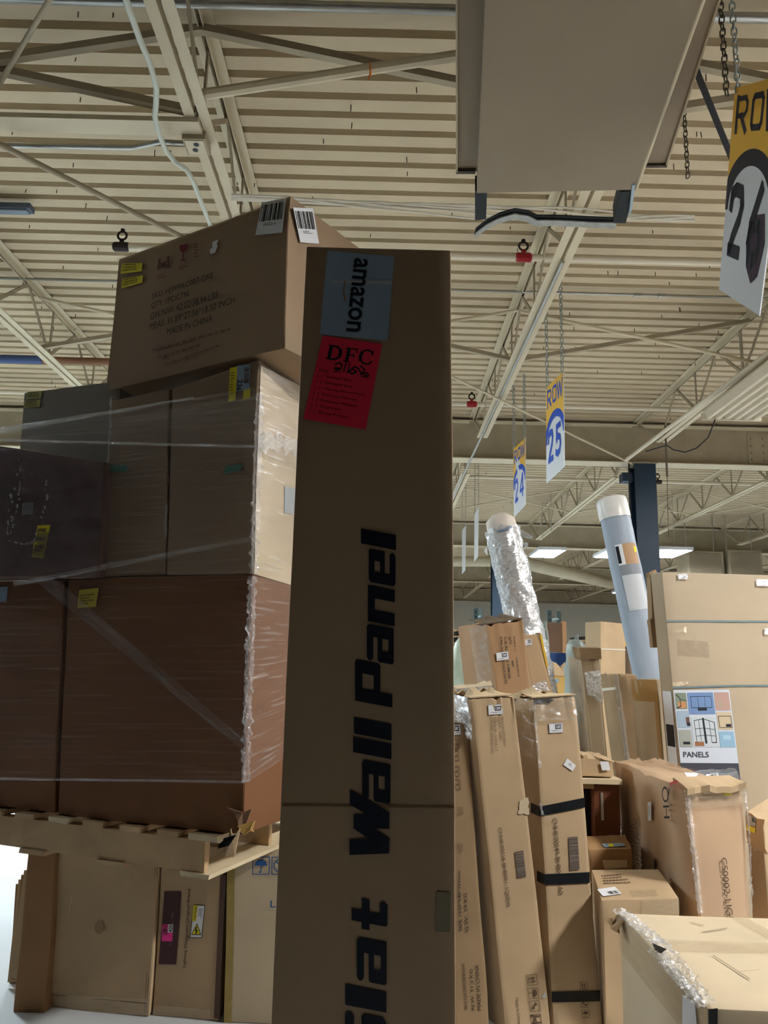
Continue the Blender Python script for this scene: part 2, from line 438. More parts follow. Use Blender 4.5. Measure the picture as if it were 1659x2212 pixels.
# long screws poking down through the deck
b = MB(); r = random.Random(3)
for i in range(330):
    yy = r.uniform(4, 22); xx = r.uniform(-0.62, 0.66) * yy * 0.95 + 0.0
    yk = Y0 + P * round((yy - Y0) / P) + 0.05
    b.tube([(xx, yk, DZ + 0.002), (xx + r.uniform(-.004, .004), yk + r.uniform(-.004, .004), DZ - r.uniform(0.03, 0.055))], 0.004, 5)
o = b.build('deck_screws', mat('screw_steel', '4A3A2C', 0.5, 0.3), deck); o['kind'] = 'stuff'
# walls
structure(MB().box((X0, Y1, 0), (X1, Y1 + 0.2, DZ)).build('wall_back', WALLP))
structure(MB().box((X0 - 0.2, Y0, 0), (X0, Y1, DZ)).build('wall_left', WALLP))
structure(MB().box((X1, Y0, 0), (X1 + 0.2, Y1, DZ)).build('wall_right', WALLP))
structure(MB().box((X0, Y0 - 0.2, 0), (X1, Y0, DZ)).build('wall_front', WALLP))

# ---------------- girders
gl = ['cream steel girder spanning above the navy column', 'cream steel girder in the second bay behind the near girder',
      'cream steel girder far off before the last bay', 'cream steel girder against the white back wall']
for i, gy in enumerate(GY):
    zb, zt, fw = DZ - 0.69, DZ - 0.075, 0.15
    g = thing('steel_girder', gl[i], 'girder', ((X0 + X1) / 2, gy, zb))
    b = MB().box((X0, gy - 0.006, zb), (X1, gy + 0.006, zt)); b.build('web_plate', CREAM_DARK, g)
    MB().box((X0, gy - fw, zb - 0.014), (X1, gy + fw, zb)).build('bottom_flange', CREAM, g)
    MB().box((X0, gy - fw, zt), (X1, gy + fw, zt + 0.014)).build('top_flange', CREAM, g)
    if i == 0:
        x = atY(1640, 1000, gy).x
        MB().box((x - 0.18, gy - 0.022, zb + 0.05), (x + 0.42, gy - 0.007, zt - 0.05)).build('splice_plate', CREAM_DARK, g)
        for a in range(4):
            for c in range(2):
                p = Vector((x - 0.12 + c * 0.2, gy - 0.022, zb + 0.12 + a * 0.12))
                MB().tube([p, p + Vector((0, -0.02, 0))], 0.02, 6).build('bolt', CREAM_DARK, g)
# ---------------- open-web joists
ZT, ZB = DZ - 0.006, EYE + 3.35
def joist_parts(ya, yb, ba, bb, split):
    """list of (name, MB) around x=0"""
    out = []
    for s in (-1, 1):
        a, c = sorted((s * 0.014, s * 0.08)); e, f = sorted((s * 0.014, s * 0.02))
        out.append(('top_chord_angle', MB().box((a, ya, ZT - 0.007), (c, yb, ZT)).box((e, ya, ZT - 0.065), (f, yb, ZT - 0.007))))
        out.append(('bottom_chord_angle', MB().box((a, ba, ZB), (c, bb, ZB + 0.007)).box((e, ba, ZB + 0.007), (f, bb, ZB + 0.065))))
    webs = []
    nP = max(2, int((bb - ba) / 1.22)); st = (bb - ba) / nP
    zt, zb = ZT - 0.05, ZB + 0.05
    for i in range(nP):
        y = ba + i * st
        webs.append(('web_diagonal', MB().bar((0, y, zb), (0, y + st / 2, zt), 0.016, 0.035)))
        webs.append(('web_diagonal', MB().bar((0, y + st / 2, zt), (0, y + st, zb), 0.016, 0.035)))
        webs.append(('web_post', MB().bar((0, y, zb), (0, y, zt), 0.016, 0.028)))
    if ba - ya > 0.3: webs.append(('web_diagonal', MB().bar((0, ya + 0.1, zt), (0, ba, zb), 0.02, 0.05)))
    if yb - bb > 0.3: webs.append(('web_diagonal', MB().bar((0, yb - 0.1, zt), (0, bb, zb), 0.02, 0.05)))
    if split: out += webs
    else:
        m = MB()
        for _, q in webs:
            k = len(m.v); m.v += q.v; m.f += [tuple(i + k for i in f) for f in q.f]
        out.append(('web_bars', m))
    out.append(('joist_seat', MB().box((-0.07, yb - 0.12, ZT - 0.075), (0.07, yb - 0.001, ZT - 0.008))))
    return out
def place_joists(xs, ya, yb, ba, bb, labels, group, split):
    parts = joist_parts(ya, yb, ba, bb, split); base = Vector((0, (ya + yb) / 2, ZB))
    meshes = []
    for nm, q in parts:
        me = bpy.data.meshes.new(nm); me.from_pydata([tuple(v - base) for v in q.v], [], q.f)
        me.materials.append(CREAM if 'chord' in nm else CREAM_DARK); meshes.append((nm, me))
    for x, lb in zip(xs, labels):
        t = thing('roof_joist', lb, 'joist', (x, base.y, base.z), group)
        for nm, me in meshes:
            o = link(nm, me, None, t)
            if nm == 'web_bars': o['kind'] = 'stuff'
near = [XJ[1], XJ[2], XJ[3], XJ[4], XJ[5], XJ[6]]
nl = ['cream roof joist whose end shows above the far-left boxes', 'cream roof joist passing behind the yellow-labelled grey carton top',
      'cream roof joist running above the printed top carton, white cable beside it', 'cream roof joist from the torn heater flange past sign 24',
      'cream roof joist meeting the top of the navy column', 'cream roof joist above the ridged reflector, cut off by the photo edge']
place_joists(near, -2.0, 12.1, -0.9, 11.0, nl, 'roof joists over the near bay', True)
ordn = ['first', 'second', 'third', 'fourth', 'fifth']
place_joists(XJ[4:8], 12.1, 21.2, 13.2, 20.1, ['cream roof joist beyond the near girder, %s one right of the tall carton' % o for o in ordn], 'roof joists of the second bay', True)
place_joists(XJ[5:9], 21.2, 30.3, 22.3, 29.2, ['distant third-bay roof joist, %s one right of the tall carton' % o for o in ordn], 'roof joists of the third bay', False)
place_joists(XJ[5:10], 30.3, 39.4, 31.4, 38.3, ['faint roof joist before the back wall, %s one right of the tall carton' % o for o in ordn], 'roof joists of the last bay', False)
# ---------------- bridging between joists
def brace(pts, rad, lb, m=CREAM_DARK, cat='brace', name='bridging_bar', n=8, flat=None):
    a = Vector(pts[0]); b = MB()
    if flat: b.bar(pts[0], pts[1], flat[0], flat[1])
    else: b.tube(pts, rad, n)
    o = b.build(name, m); auto_smooth(o); return tag(o, lb, cat)
zt, zb = ZT - 0.06, ZB + 0.03
x = XJ
brace([(x[3], 4.12, zb), (x[4], 4.12, zt)], 0.033, 'thick cream bridging pipe with an orange tie, rising to the heater', CREAM)
brace([(x[3], 4.2, zt), (x[4], 4.2, zb)], 0.02, 'dark bridging angle falling from the joist towards the heater', flat=(0.05, 0.05))
brace([(x[2], 4.2, zb), (x[3], 4.2, zt)], 0.02, 'dark bridging angle rising to the joist top, upper left', flat=(0.05, 0.05))
brace([(x[2], 4.26, zt), (x[3], 4.26, zb)], 0.02, 'dark bridging angle falling to the junction box, upper left', flat=(0.05, 0.05))
brace([(x[4], 4.2, zb), (x[5], 4.2, zt)], 0.02, 'bridging bar seen between the heater and sign 26', flat=(0.05, 0.05))
brace([(x[4], 4.27, zt), (x[5], 4.27, zb)], 0.02, 'upper bridging bar behind the hanging chains of sign 26', flat=(0.05, 0.05))
yb = 8.0
for k, (la, lb_) in enumerate([('thin bridging rod rising to the left of the printed top carton', 'dark bridging angle beside the blue pipe at left'),
                ('bridging rod emerging from behind the tall carton below the sprinkler', 'dim bridging angle crossing behind the tall carton'),
                ('bridging rod falling from the joist past sign 25 to the ridged reflector', 'dim bridging angle rising to the joist below sign 26')]):
    brace([(x[2 + k], yb, zt), (x[3 + k], yb, zb)] if k != 1 else [(x[3], yb, zb), (x[4], yb, zt)], 0.02, la, CREAM)
    brace([(x[2 + k], yb + .1, zb), (x[3 + k], yb + .1, zt)] if k != 1 else [(x[3], yb + .1, zt), (x[4], yb + .1, zb)], 0.02, lb_, CREAM_DARK, flat=(0.045, 0.045))
brace([(x[5] + 0.0, yb, zt), (x[6], yb, zb)], 0.02, 'bridging rod hidden mostly by the ridged reflector', CREAM)
for k, o_ in zip(range(4, 7), ('left of the navy column', 'just right of the navy column', 'at the right edge')):
    brace([(x[k], 16.5, zt), (x[k + 1], 16.5, zb)], 0.018, 'thin falling bridging rod of the second bay, ' + o_, CREAM)['group'] = 'falling bridging of the second bay'
    brace([(x[k], 16.6, zb), (x[k + 1], 16.6, zt)], 0.018, 'thin rising bridging rod of the second bay, ' + o_, CREAM)['group'] = 'rising bridging of the second bay'
# orange tie on the near pipe
p = atY(797, 195, 4.1); 
ax = (Vector((x[4], 4.12, zt)) - Vector((x[3], 4.12, zb))).normalized(); tt = (p.x - x[3]) / ax.x; pc0 = Vector((x[3], 4.12, zb)) + ax * tt
r1 = ax.cross(Vector((0, 1, 0))).normalized()
b = MB().tube([pc0 + (r1 * math.cos(a) + Vector((0, 1, 0)) * math.sin(a)) * 0.036 for a in [i * math.pi / 8 for i in range(16)]], 0.004, 5, closed=True)
b.tube([pc0 + Vector((0, -0.036, 0)), pc0 + Vector((0.004, -0.04, -0.06)), pc0 + Vector((-0.006, -0.038, -0.11))], 0.004, 5)
tag(b.build('cable_tie', mat('orange_plastic', 'E07A1E', 0.5)), 'orange cable tie hanging on the thick bridging pipe', 'tie')
# ---------------- pipes along X
def pipe(name, lb, pts, r, m, cat='pipe', n=10):
    o = MB().tube(pts, r, n).build(name, m, smooth=True); auto_smooth(o); return tag(o, lb, cat)
def levelpipe(u, v, z): return atZ(u, v, z)
zs = DZ - 0.22
PIPEC = mat('pipe_cream', 'E6DAC2', 0.45)
pa = atZ(1131, 556, zs); pl = atZ(266, 531, zs)
pipe('sprinkler_pipe', 'cream sprinkler pipe with a red valve, right of the tall carton', [(pl.x, pa.y, zs), (9.0, pa.y, zs)], 0.034, PIPEC)
pb = atZ(1019, 873, zs)
pipe('sprinkler_pipe', 'cream sprinkler pipe low behind signs 24 and 25', [(-6, pb.y, zs), (9.5, pb.y, zs)], 0.034, PIPEC)
pc = atZ(1420, 1041, DZ - 0.25)
pipe('sprinkler_pipe', 'cream sprinkler pipe beyond the navy column', [(-2, pc.y, pc.z), (13, pc.y, pc.z)], 0.034, PIPEC)
pd = atZ(700, 14, DZ - 0.10)
pipe('steel_conduit', 'bare steel conduit along the top edge of the photo', [(-7, pd.y, pd.z), (7, pd.y, pd.z)], 0.03, GALV)
pe = atZ(1100, 630, DZ - 0.06)
cd = thing('steel_conduit', 'thin bright conduit below the first sprinkler pipe', 'pipe', (0, pe.y, pe.z))
MB().tube([(-8, pe.y, pe.z), (9, pe.y, pe.z)], 0.014, 8).build('conduit_run', GALV, cd, True)
for u in (1377, 1430):
    q = atY(u, 638, pe.y); MB().tube([(q.x - 0.04, pe.y, pe.z), (q.x + 0.04, pe.y, pe.z)], 0.024, 8).build('coupling', GALV, cd)
q0 = atZ(0, 775, DZ - 0.3)
pipe('sprinkler_main', 'brown and blue painted pipe beside the left boxes', [(-9, q0.y, q0.z), (-4.4, q0.y, q0.z)], 0.055, mat('pipe_blue', '4A5C86', 0.5))
pipe('sprinkler_main', 'rusty brown pipe end running behind the printed top carton', [(-4.4, q0.y, q0.z), (-1.5, q0.y, q0.z)], 0.045, mat('pipe_rust', '8C6248', 0.6))
def sprinkler(u, v, y, z, lb, m=RED):
    c = atY(u, v, y); c.z = z; c.y = y
    t = thing('sprinkler_valve', lb, 'valve', c)
    MB().tube([c + Vector((-0.075, 0, 0)), c + Vector((-0.06, 0, 0)), c + Vector((0.06, 0, 0)), c + Vector((0.075, 0, 0))], [0.034, 0.045, 0.045, 0.034], 10).build('valve_body', m, t)
    MB().tube([c + Vector((0, 0, 0.03)), c + Vector((0, 0, 0.075))], 0.022, 8).build('valve_neck', m, t)
    ring = [c + Vector((0.042 * math.cos(a), 0, 0.115 + 0.042 * math.sin(a))) for a in [2 * math.pi * i / 14 for i in range(14)]]
    MB().tube(ring, 0.011, 6, closed=True).build('handle_ring', mat('iron_dark', '2E2320', 0.6), t)
    MB().tube([c + Vector((0, 0, 0.155)), c + Vector((0, 0, 0.18))], 0.02, 8).build('top_nut', mat('iron_dark', '2E2320', 0.6), t)
sprinkler(1131, 556, pa.y, zs, 'red sprinkler valve with ring handle, right of the tall carton')
sprinkler(262, 531, pa.y, zs, 'red sprinkler valve at the pipe end left of the printed carton', mat('iron_dark', '2E2320', 0.6))
sprinkler(1019, 873, pb.y, zs, 'red sprinkler valve on the lower pipe, left of sign 24')
sprinkler(1421, 1040, pc.y, pc.z, 'small dark sprinkler valve right of the navy column', mat('iron_dark', '2E2320', 0.6))
# ---------------- beam, conduit, junction box and cable at upper left
bp = atZ(424, 272, ZB - 0.01); bl_ = atZ(0, 268, ZB - 0.01)
o = MB().box((bp.x - 4.2, bp.y - 0.07, ZB - 0.035), (bp.x + 0.03, bp.y + 0.07, ZB - 0.001)).box((bp.x - 4.2, bp.y + 0.055, ZB - 0.001), (bp.x - 0.1, bp.y + 0.07, ZB + 0.09)).build('channel_beam', CREAM)
tag(o, 'flat cream channel beam fixed under the left joist', 'beam')
jb = thing('junction_box', 'cream junction box with two knockout holes under the joist', 'electrical box', atZ(424, 318, ZB - 0.07))
c = Vector(jb.location)
MB().box(c + Vector((-0.075, -0.08, 0)), c + Vector((0.075, 0.08, 0.06))).build('box_body', CREAM_DARK, jb)
MB().box(c + Vector((-0.06, -0.07, -0.006)), c + Vector((0.06, 0.07, 0))).build('cover_plate', CREAM, jb)
for dx, dy in ((-0.01, 0.02), (0.008, -0.035)):
    MB().tube([c + Vector((dx, dy, -0.007)), c + Vector((dx, dy, -0.009))], 0.018, 12).build('knockout_hole', BLACK, jb)
zc = ZB - 0.04
pipe('steel_conduit', 'bent steel conduit running left from the junction box',
     [atZ(-200, 312, zc), atZ(0, 314, zc), atZ(285, 319, zc), atZ(315, 313, zc), atZ(345, 306, zc), atZ(398, 309, zc)], 0.017, GALV)
pipe('power_cable', 'pale wavy power cable dangling across the left joist',
     [atZ(u, v, ZB - 0.12) for u, v in ((258, -60), (272, 0), (300, 80), (325, 140), (338, 190), (337, 225), (334, 250), (342, 285), (358, 325), (378, 350), (402, 366), (416, 388), (432, 430), (452, 480), (470, 540))], 0.017, mat('cable_white', 'D8DCCE', 0.4))
pipe('support_rod', 'slender cream rod slanting down to the printed top carton', [atZ(-60, 280, ZB - 0.15), atZ(0, 312, ZB - 0.15), atZ(380, 505, ZB - 0.15), atZ(480, 560, ZB - 0.15)], 0.02, CREAM_DARK)
pipe('support_rod', 'slender grey rod crossing the upper left corner', [atZ(130, -40, ZB + 0.2), atZ(0, 180, ZB + 0.2), atZ(-80, 310, ZB + 0.2)], 0.016, CREAM_DARK)
tb = thing('strip_light', 'unlit slate-blue strip light at the left edge', 'light', atZ(30, 455, DZ - 0.12)); c = Vector(tb.location)
MB().box(c + Vector((-1.3, -0.05, 0)), c + Vector((0.16, 0.05, 0.05))).build('housing', mat('slate_paint', '56606E', 0.5), tb)
MB().box(c + Vector((-1.3, -0.035, -0.018)), c + Vector((0.13, 0.035, 0))).build('diffuser', mat('slate_lens', '77828E', 0.3), tb)
# sagging white wires under the deck
for k in range(5):
    pts = []
    for i in range(26):
        t = i / 25; u = 500 + t * (1500 - 500); v = 424 + 45 * t + 7 * math.sin(t * 7 + k) + k * 4 * math.sin(t * math.pi * 0.9) + 2 * math.sin(t * 23 + 2 * k)
        pts.append(atZ(u, v, ZB - 0.03 - 0.006 * k))
    pipe('white_wire', 'white low-voltage wire in the bundle drooping behind the top carton and heater', pts, 0.008, mat('wire_white', 'EFE8D6', 0.5), 'wire', 5)['group'] = 'bundle of drooping white wires'
pipe('sprinkler_branch', 'cream pipe slung along the joist that meets the navy column', [atZ(1720, 718, ZB - 0.1), atZ(1352, 994, ZB - 0.1)], 0.03, PIPEC)
# rod brace to the column, chain of light wire
col_top = Vector((XJ[5] - 0.1, 12.0, DZ - 0.72))
pipe('sag_rod', 'long thin rod slanting down to the navy column head', [atZ(700, 680, ZB - 0.03), atZ(975, 813, ZB - 0.06), col_top], 0.016, CREAM)
pipe('steel_conduit', 'slim conduit following the joist beside sign 24 chains', [atZ(1216, 565, ZB - 0.03), atZ(1140, 730, ZB - 0.03), atZ(1045, 932, ZB - 0.03)], 0.016, GALV)
pipe('steel_conduit', 'slim conduit dropping on from the joist end beside the tall carton', [atZ(1045, 932, ZB - 0.03), atY(978, 1075, 11.9)], 0.016, GALV)
# ---------------- columns
def column(x, y, lb, bracket=False):
    t = thing('steel_column', lb, 'column', (x, y, 0))
    MB().box((x - 0.17, y - 0.17, 0), (x + 0.17, y - 0.15, DZ - 0.72)).build('front_flange', NAVY, t)
    MB().box((x - 0.17, y + 0.15, 0), (x + 0.17, y + 0.17, DZ - 0.72)).build('rear_flange', NAVY, t)
    MB().box((x - 0.008, y - 0.15, 0), (x + 0.008, y + 0.15, DZ - 0.72)).build('web', NAVY, t)
    MB().box((x - 0.2, y - 0.2, DZ - 0.72), (x + 0.2, y + 0.2, DZ - 0.704)).build('cap_plate', CREAM_DARK, t)
    if bracket:
        MB().box((x - 0.34, y - 0.1, DZ - 1.0), (x - 0.17, y + 0.1, DZ - 0.86)).build('side_bracket', NAVY, t)
        MB().tube([(x - 0.27, y - 0.2, DZ - 0.7), (x - 0.27, y - 0.2, 2.2), (x - 0.25, y - 0.2, 1.2)], 0.012, 6).build('hanging_cable', BLACK, t)
column(XJ[5] + 0.07, 12.1, 'near navy steel column behind the grey rolled rug', True)
cx = atY(1075, 1250, 21.2).x
column(cx, 21.2, 'distant navy column behind the plastic-wrapped roll')
cx = atY(1570, 1200, 21.2).x
column(cx, 21.2, 'distant navy column above the big panel carton')
column(XJ[5] + 0.07 - 9.5, 12.1, 'navy column hidden behind the wrapped pallet load') if False else None
# ---------------- lamps
def high_bay(p, lb, w=0.62, l=1.22, s=1.0, tint=(1, 0.985, 0.96), group=None, rz=0.0):
    t = thing('ceiling_lamp', lb, 'lamp', p, group); c = Vector(p)
    R = Matrix.Rotation(rz, 3, 'Z')
    def rb(a, b):
        m = MB().box(a, b); m.v = [c + R @ v for v in m.v]; return m
    rb((-w / 2, -l / 2, 0), (w / 2, l / 2, 0.07)).build('lamp_housing', PAPER, t)
    m = mat('lamp_lens_%02d%02d%02d' % tuple(int(x * 99) for x in tint) + '_%d' % int(s * 100), 'F0F0F0', 0.5, emit=tint, estr=LAMP * s)
    rb((-w / 2 + 0.04, -l / 2 + 0.04, -0.012), (w / 2 - 0.04, l / 2 - 0.04, -0.001)).build('lamp_lens', m, t)
    for sy in (-1, 1):
        a = c + R @ Vector((0, sy * l * 0.4, 0.07)); MB().tube([a, Vector((a.x, a.y, DZ - 0.001))], 0.006, 5).build('hanger_rod', GALV, t)
    return t
COOL = (0.80, 0.93, 1.0)
high_bay(atZ(1182, 1196, 4.15), 'bright ceiling lamp between the two rolls, left of the grey one', tint=COOL, s=2.0)
high_bay(atZ(1440, 1196, 4.15), 'brightest ceiling lamp just right of the navy column', tint=COOL, s=3.0, w=0.75)
high_bay(atZ(1325, 1197, 4.15), 'ceiling lamp half hidden behind the grey roll', tint=COOL, s=2.0)
high_bay(atZ(1352, 1278, 4.15), 'tiny far ceiling lamp seen beside the grey roll', tint=COOL, s=2.0)
high_bay((4.6, 2.3, 4.7), 'ceiling lamp over the right-hand cartons, outside the photo', s=5.6)
high_bay((6.2, 7.5, 4.7), 'ceiling lamp deeper over the right-hand rows, outside the photo', s=3.2)  # unseen lamp added to lift the light on the right
high_bay((-4.6, 7.0, 4.7), 'ceiling lamp over the left aisle, just outside the photo', s=4.6, tint=COOL)
high_bay((-4.6, 12.0, 4.5), 'ceiling lamp over the left aisle, hidden behind the pallet load', s=4.6, tint=COOL)
high_bay((-4.6, 17.5, 4.5), 'far ceiling lamp over the left aisle, hidden behind the pallet load', s=4.6, tint=COOL)
high_bay((10.5, 3.0, 4.7), 'ceiling lamp two aisles to the right, outside the photo', s=2.4)  # added out of view for the lighting
high_bay((-9.5, 5.0, 4.7), 'ceiling lamp two aisles to the left, outside the photo', s=2.4, tint=COOL)  # also an unseen lamp, added for the lighting
for k, (xx, yy) in enumerate(((1.0, 30.0), (-4.0, 33.0), (13.5, 25.5), (15.0, 33.0), (-6.0, 25.0))):  # out-of-sight lamps added to brighten the far wall
    high_bay((xx, yy, 4.15), ['far ceiling lamp hidden behind the tall carton', 'far ceiling lamp hidden behind the 236 carton', 'far ceiling lamp out of sight beyond the right edge', 'far ceiling lamp hidden behind the big panel carton', 'ceiling lamp hidden behind the left boxes'][k], s=2.0)
# ridged reflector at the right edge
zr = EYE + 2.95; a = atZ(1520, 905, zr); b_ = atZ(1640, 909, zr); ln = 2.4
t = thing('reflector_fixture', 'unlit white ridged reflector fixture at the right edge', 'light', (a.x, a.y, zr))
wd = b_.x - a.x; ya = a.y
MB().box((a.x, ya - ln, zr + 0.085), (b_.x, ya, zr + 0.1)).build('reflector_back', CREAM, t)
for i in range(6):
    xa = a.x + wd * i / 6; xb = a.x + wd * (i + 1) / 6; xm = (xa + xb) / 2; g = wd / 6
    m = MB(); m.v = [Vector(v) for v in ((xa, ya - ln, zr + 0.085), (xa + g * .3, ya - ln, zr), (xb - g * .3, ya - ln, zr), (xb, ya - ln, zr + 0.085), (xa, ya, zr + 0.085), (xa + g * .3, ya, zr), (xb - g * .3, ya, zr), (xb, ya, zr + 0.085))]
    m.f = [(0, 1, 5, 4), (1, 2, 6, 5), (2, 3, 7, 6), (0, 3, 2, 1), (4, 5, 6, 7)]
    m.build('reflector_ridge', mat('reflector_enamel', 'DACDB4', 0.4), t)
MB().box((a.x - 0.02, ya - 0.005, zr - 0.008), (b_.x + 0.02, ya + 0.02, zr + 0.07)).build('end_plate', mat('reflector_enamel', 'DACDB4', 0.4), t)
for yy in (ya - 0.3, ya - ln + 0.3):
    MB().tube([(xm - wd * .4, yy, zr + 0.06), (xm - wd * .4, yy, DZ - 0.01)], 0.005, 5).build('hanger_rod', GALV, t)
# dangling black wire by the girder
pipe('black_cable', 'thin black cable looping under the ridged reflector', [atY(u, v, ya) for u, v in ((1545, 906), (1530, 945), (1505, 968), (1480, 977), (1455, 972), (1440, 962), (1395, 975))], 0.008, BLACK, 'cable', 6)
pipe('hanging_pole', 'thin dark pole hanging in front of the girder right of the column', [atY(1437, 920, 10.8), atY(1441, 1030, 10.8)], 0.016, mat('pole_brown', '6A5B50', 0.6), 'pole', 6)
pipe('hanging_wire', 'fine wire below the dark pole right of the column', [atY(1441, 1030, 10.8), atY(1444, 1160, 10.8)], 0.005, mat('pole_brown', '6A5B50', 0.6), 'wire', 5)
# far ducts and cabinets high on the back
for u0, u1, v, yy, rr, lb in ((940, 1085, 1213, 24.0, 0.16, 'fat cream duct far off, left of the wrapped roll'), (1130, 1320, 1238, 23.5, 0.2, 'slanting cream duct below the left bright lamp')):
    p0 = atY(u0, v - (22 if rr > .18 else 0), yy); p1 = atY(u1, v + (22 if rr > .18 else 0), yy + (4 if rr > .18 else 0))
    t = thing('air_duct', lb, 'duct', (p0 + p1) / 2)
    MB().tube([p0, p1], rr, 14).build('duct_run', CREAM, t, True)
    for k in (0.2, 0.8):
        q = p0.lerp(p1, k); MB().tube([q + Vector((0, 0, rr * .9)), Vector((q.x, q.y, DZ - .01))], 0.012, 5).build('hanger_rod', GALV, t)
for u0, u1, v0, v1, lb in ((1488, 1562, 1192, 1275, 'beige plant cabinet beside the distant navy column'), (1578, 1645, 1190, 1275, 'beige plant cabinet at the far right above the panel carton')):
    p0 = atY(u0, v1, 19.0); p1 = atY(u1, v0, 19.0)
    t = thing('hung_heater', lb, 'heater', ((p0.x + p1.x) / 2, 19.0, p0.z))
    MB().box((p0.x, 19.0, p0.z), (p1.x, 19.7, p1.z)).build('cabinet', CREAM_DARK, t)
    MB().box((p0.x + .06, 18.98, p0.z + .06), (p1.x - .06, 19.0, p1.z - .06)).build('front_panel', TAUPE, t)
    for xx in (p0.x + .1, p1.x - .1): MB().tube([(xx, 19.3, p1.z), (xx, 19.3, DZ - .01)], 0.012, 5).build('hanger_rod', GALV, t)
# ================================================================== HEATER DUCT, CHAINS AND ROW SIGNS
zh = EYE + 2.7
fl, fr = atZ(1030, 417, zh), atZ(1373, 410, zh); nl_, nr_ = atZ(1056, -180, zh), atZ(1582, -180, zh)
yend = fl.y
ht = thing('hanging_heater', 'large taupe hanging heater duct above the tall carton, its end torn open', 'heater', ((fl.x + fr.x) / 2, (fl.y + nl_.y) / 2, zh))
up = Vector((0, 0, 0.5))
MB().hexa([nl_, nr_, fr, fl, nl_ + up, nr_ + up, fr + up, fl + up]).build('duct_body', TAUPE, ht)
zf = atY(988, 372, yend).z
def plate(q, z, th, nm, m):
    p = [atZ(u, v, z) for u, v in q]; u = Vector((0, 0, th))
    return MB().hexa([*p, *[a + u for a in p]]).build(nm, m, ht)
plate([(985, -160), (1075, -160), (1040, 371), (986, 372)], zf, 0.02, 'side_flange', TAUPE)
plate([(1470, -160), (1608, -160), (1440, 358), (1360, 360)], zf, 0.02, 'side_flange', TAUPE)
plate([(984, -160), (988, -160), (989, 373), (985, 374)], zf - 0.02, 0.05, 'flange_lip', CREAM_DARK)
plate([(1604, -160), (1609, -160), (1441, 360), (1437, 360)], zf - 0.015, 0.04, 'flange_lip', CREAM_DARK)
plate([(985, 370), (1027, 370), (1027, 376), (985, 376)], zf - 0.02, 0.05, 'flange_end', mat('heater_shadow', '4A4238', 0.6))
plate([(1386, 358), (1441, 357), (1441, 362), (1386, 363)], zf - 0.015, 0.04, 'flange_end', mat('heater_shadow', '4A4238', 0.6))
MB().tube([fr + Vector((0.003, 0, 0)), nr_ + Vector((0.003, 0, 0))], 0.008, 6).build('bottom_seam', CREAM, ht)
DUCTB = mat('duct_liner_black', '2B2F30', 0.7); INSUL = mat('foil_insulation', 'A9ABA6', 0.4, 0.3, var=0.2, vscale=20)
plate([(1026, 412), (1052, 416), (1050, 474), (1026, 476)], zh + 0.02, 0.1, 'torn_collar', DUCTB)
plate([(1340, 415), (1368, 412), (1352, 482), (1325, 482)], zh + 0.01, 0.12, 'torn_collar', DUCTB)
plate([(1366, 400), (1372, 400), (1366, 450), (1358, 470)], zh - 0.01, 0.1, 'foil_edge', mat('foil_blue', 'A9BCC6', 0.35))
rib = [(1026, 505), (1050, 486), (1078, 472), (1110, 463), (1140, 468), (1158, 477), (1200, 477), (1260, 480), (1330, 483)]
for nm, m, dv, dz, wdt in (('torn_gasket', DUCTB, 0, 0.012, 0.075), ('insulation_strip', INSUL, 3, -0.008, 0.06)):
    pts = [atZ(u, v + dv, zh + 0.05) for u, v in rib]; vs = []; fs = []
    for i, p in enumerate(pts):
        z = Vector((0, 0, dz)); k = Vector((0, wdt / 2, 0)); h = Vector((0, 0, 0.008))
        vs += [p - k + z, p + k + z, p + k + z + h, p - k + z + h]
    for i in range(len(pts) - 1):
        a = 4 * i; b = a + 4
        fs += [(a, b, b + 1, a + 1), (a + 1, b + 1, b + 2, a + 2), (a + 2, b + 2, b + 3, a + 3), (a + 3, b + 3, b, a)]
    fs += [(0, 1, 2, 3), (len(vs) - 1, len(vs) - 2, len(vs) - 3, len(vs) - 4)]
    mesh(nm, vs, fs, m, ht)
for p in (nl_, nr_, fl, fr):
    q = p.lerp((nl_ + nr_ + fl + fr) / 4, 0.12)
    MB().tube([q + up, Vector((q.x, q.y, DZ - .01))], 0.008, 6).build('hanger_rod', GALV, ht)
MB().bar(atZ(1503, 150, zf + 0.1), atZ(1582, 345, zf + 0.0), 0.03, 0.012).build('black_strut', BLACK, ht)
# ---- chain links
def link_mesh(L, r):
    pts = []
    for i in range(14):
        a = 2 * math.pi * i / 14; pts.append(Vector((math.cos(a) * L * 0.3, 0, math.sin(a) * L * 0.3 + (L * 0.3 if math.sin(a) > 0 else -L * 0.3) * 0.75)))
    b = MB().tube(pts, r, 5, closed=True)
    me = bpy.data.meshes.new('chain_link'); me.from_pydata([tuple(v) for v in b.v], [], b.f)
    for p in me.polygons: p.use_smooth = True
    return me
LK = {}
def chain(parent, a, b, L, m, twist=0.0):
    a = Vector(a); b = Vector(b); n = max(2, int((b - a).length / (L * 0.82))); d = (b - a).normalized()
    k = (round(L, 4), m.name)
    if k not in LK: LK[k] = link_mesh(L, L * 0.09); LK[k].materials.append(m)
    q = Vector((0, 0, 1)).rotation_difference(-d)
    for i in range(n):
        o = bpy.data.objects.new('chain_link', LK[k]); COL.objects.link(o); o.parent = parent
        o.location = a.lerp(b, (i + 0.5) / n) - Vector(parent.location)
        o.rotation_mode = 'QUATERNION'
        from mathutils import Quaternion
        o.rotation_quaternion = q @ Quaternion((0, 0, 1), math.radians(35 + 90 * (i % 2) + twist * i))
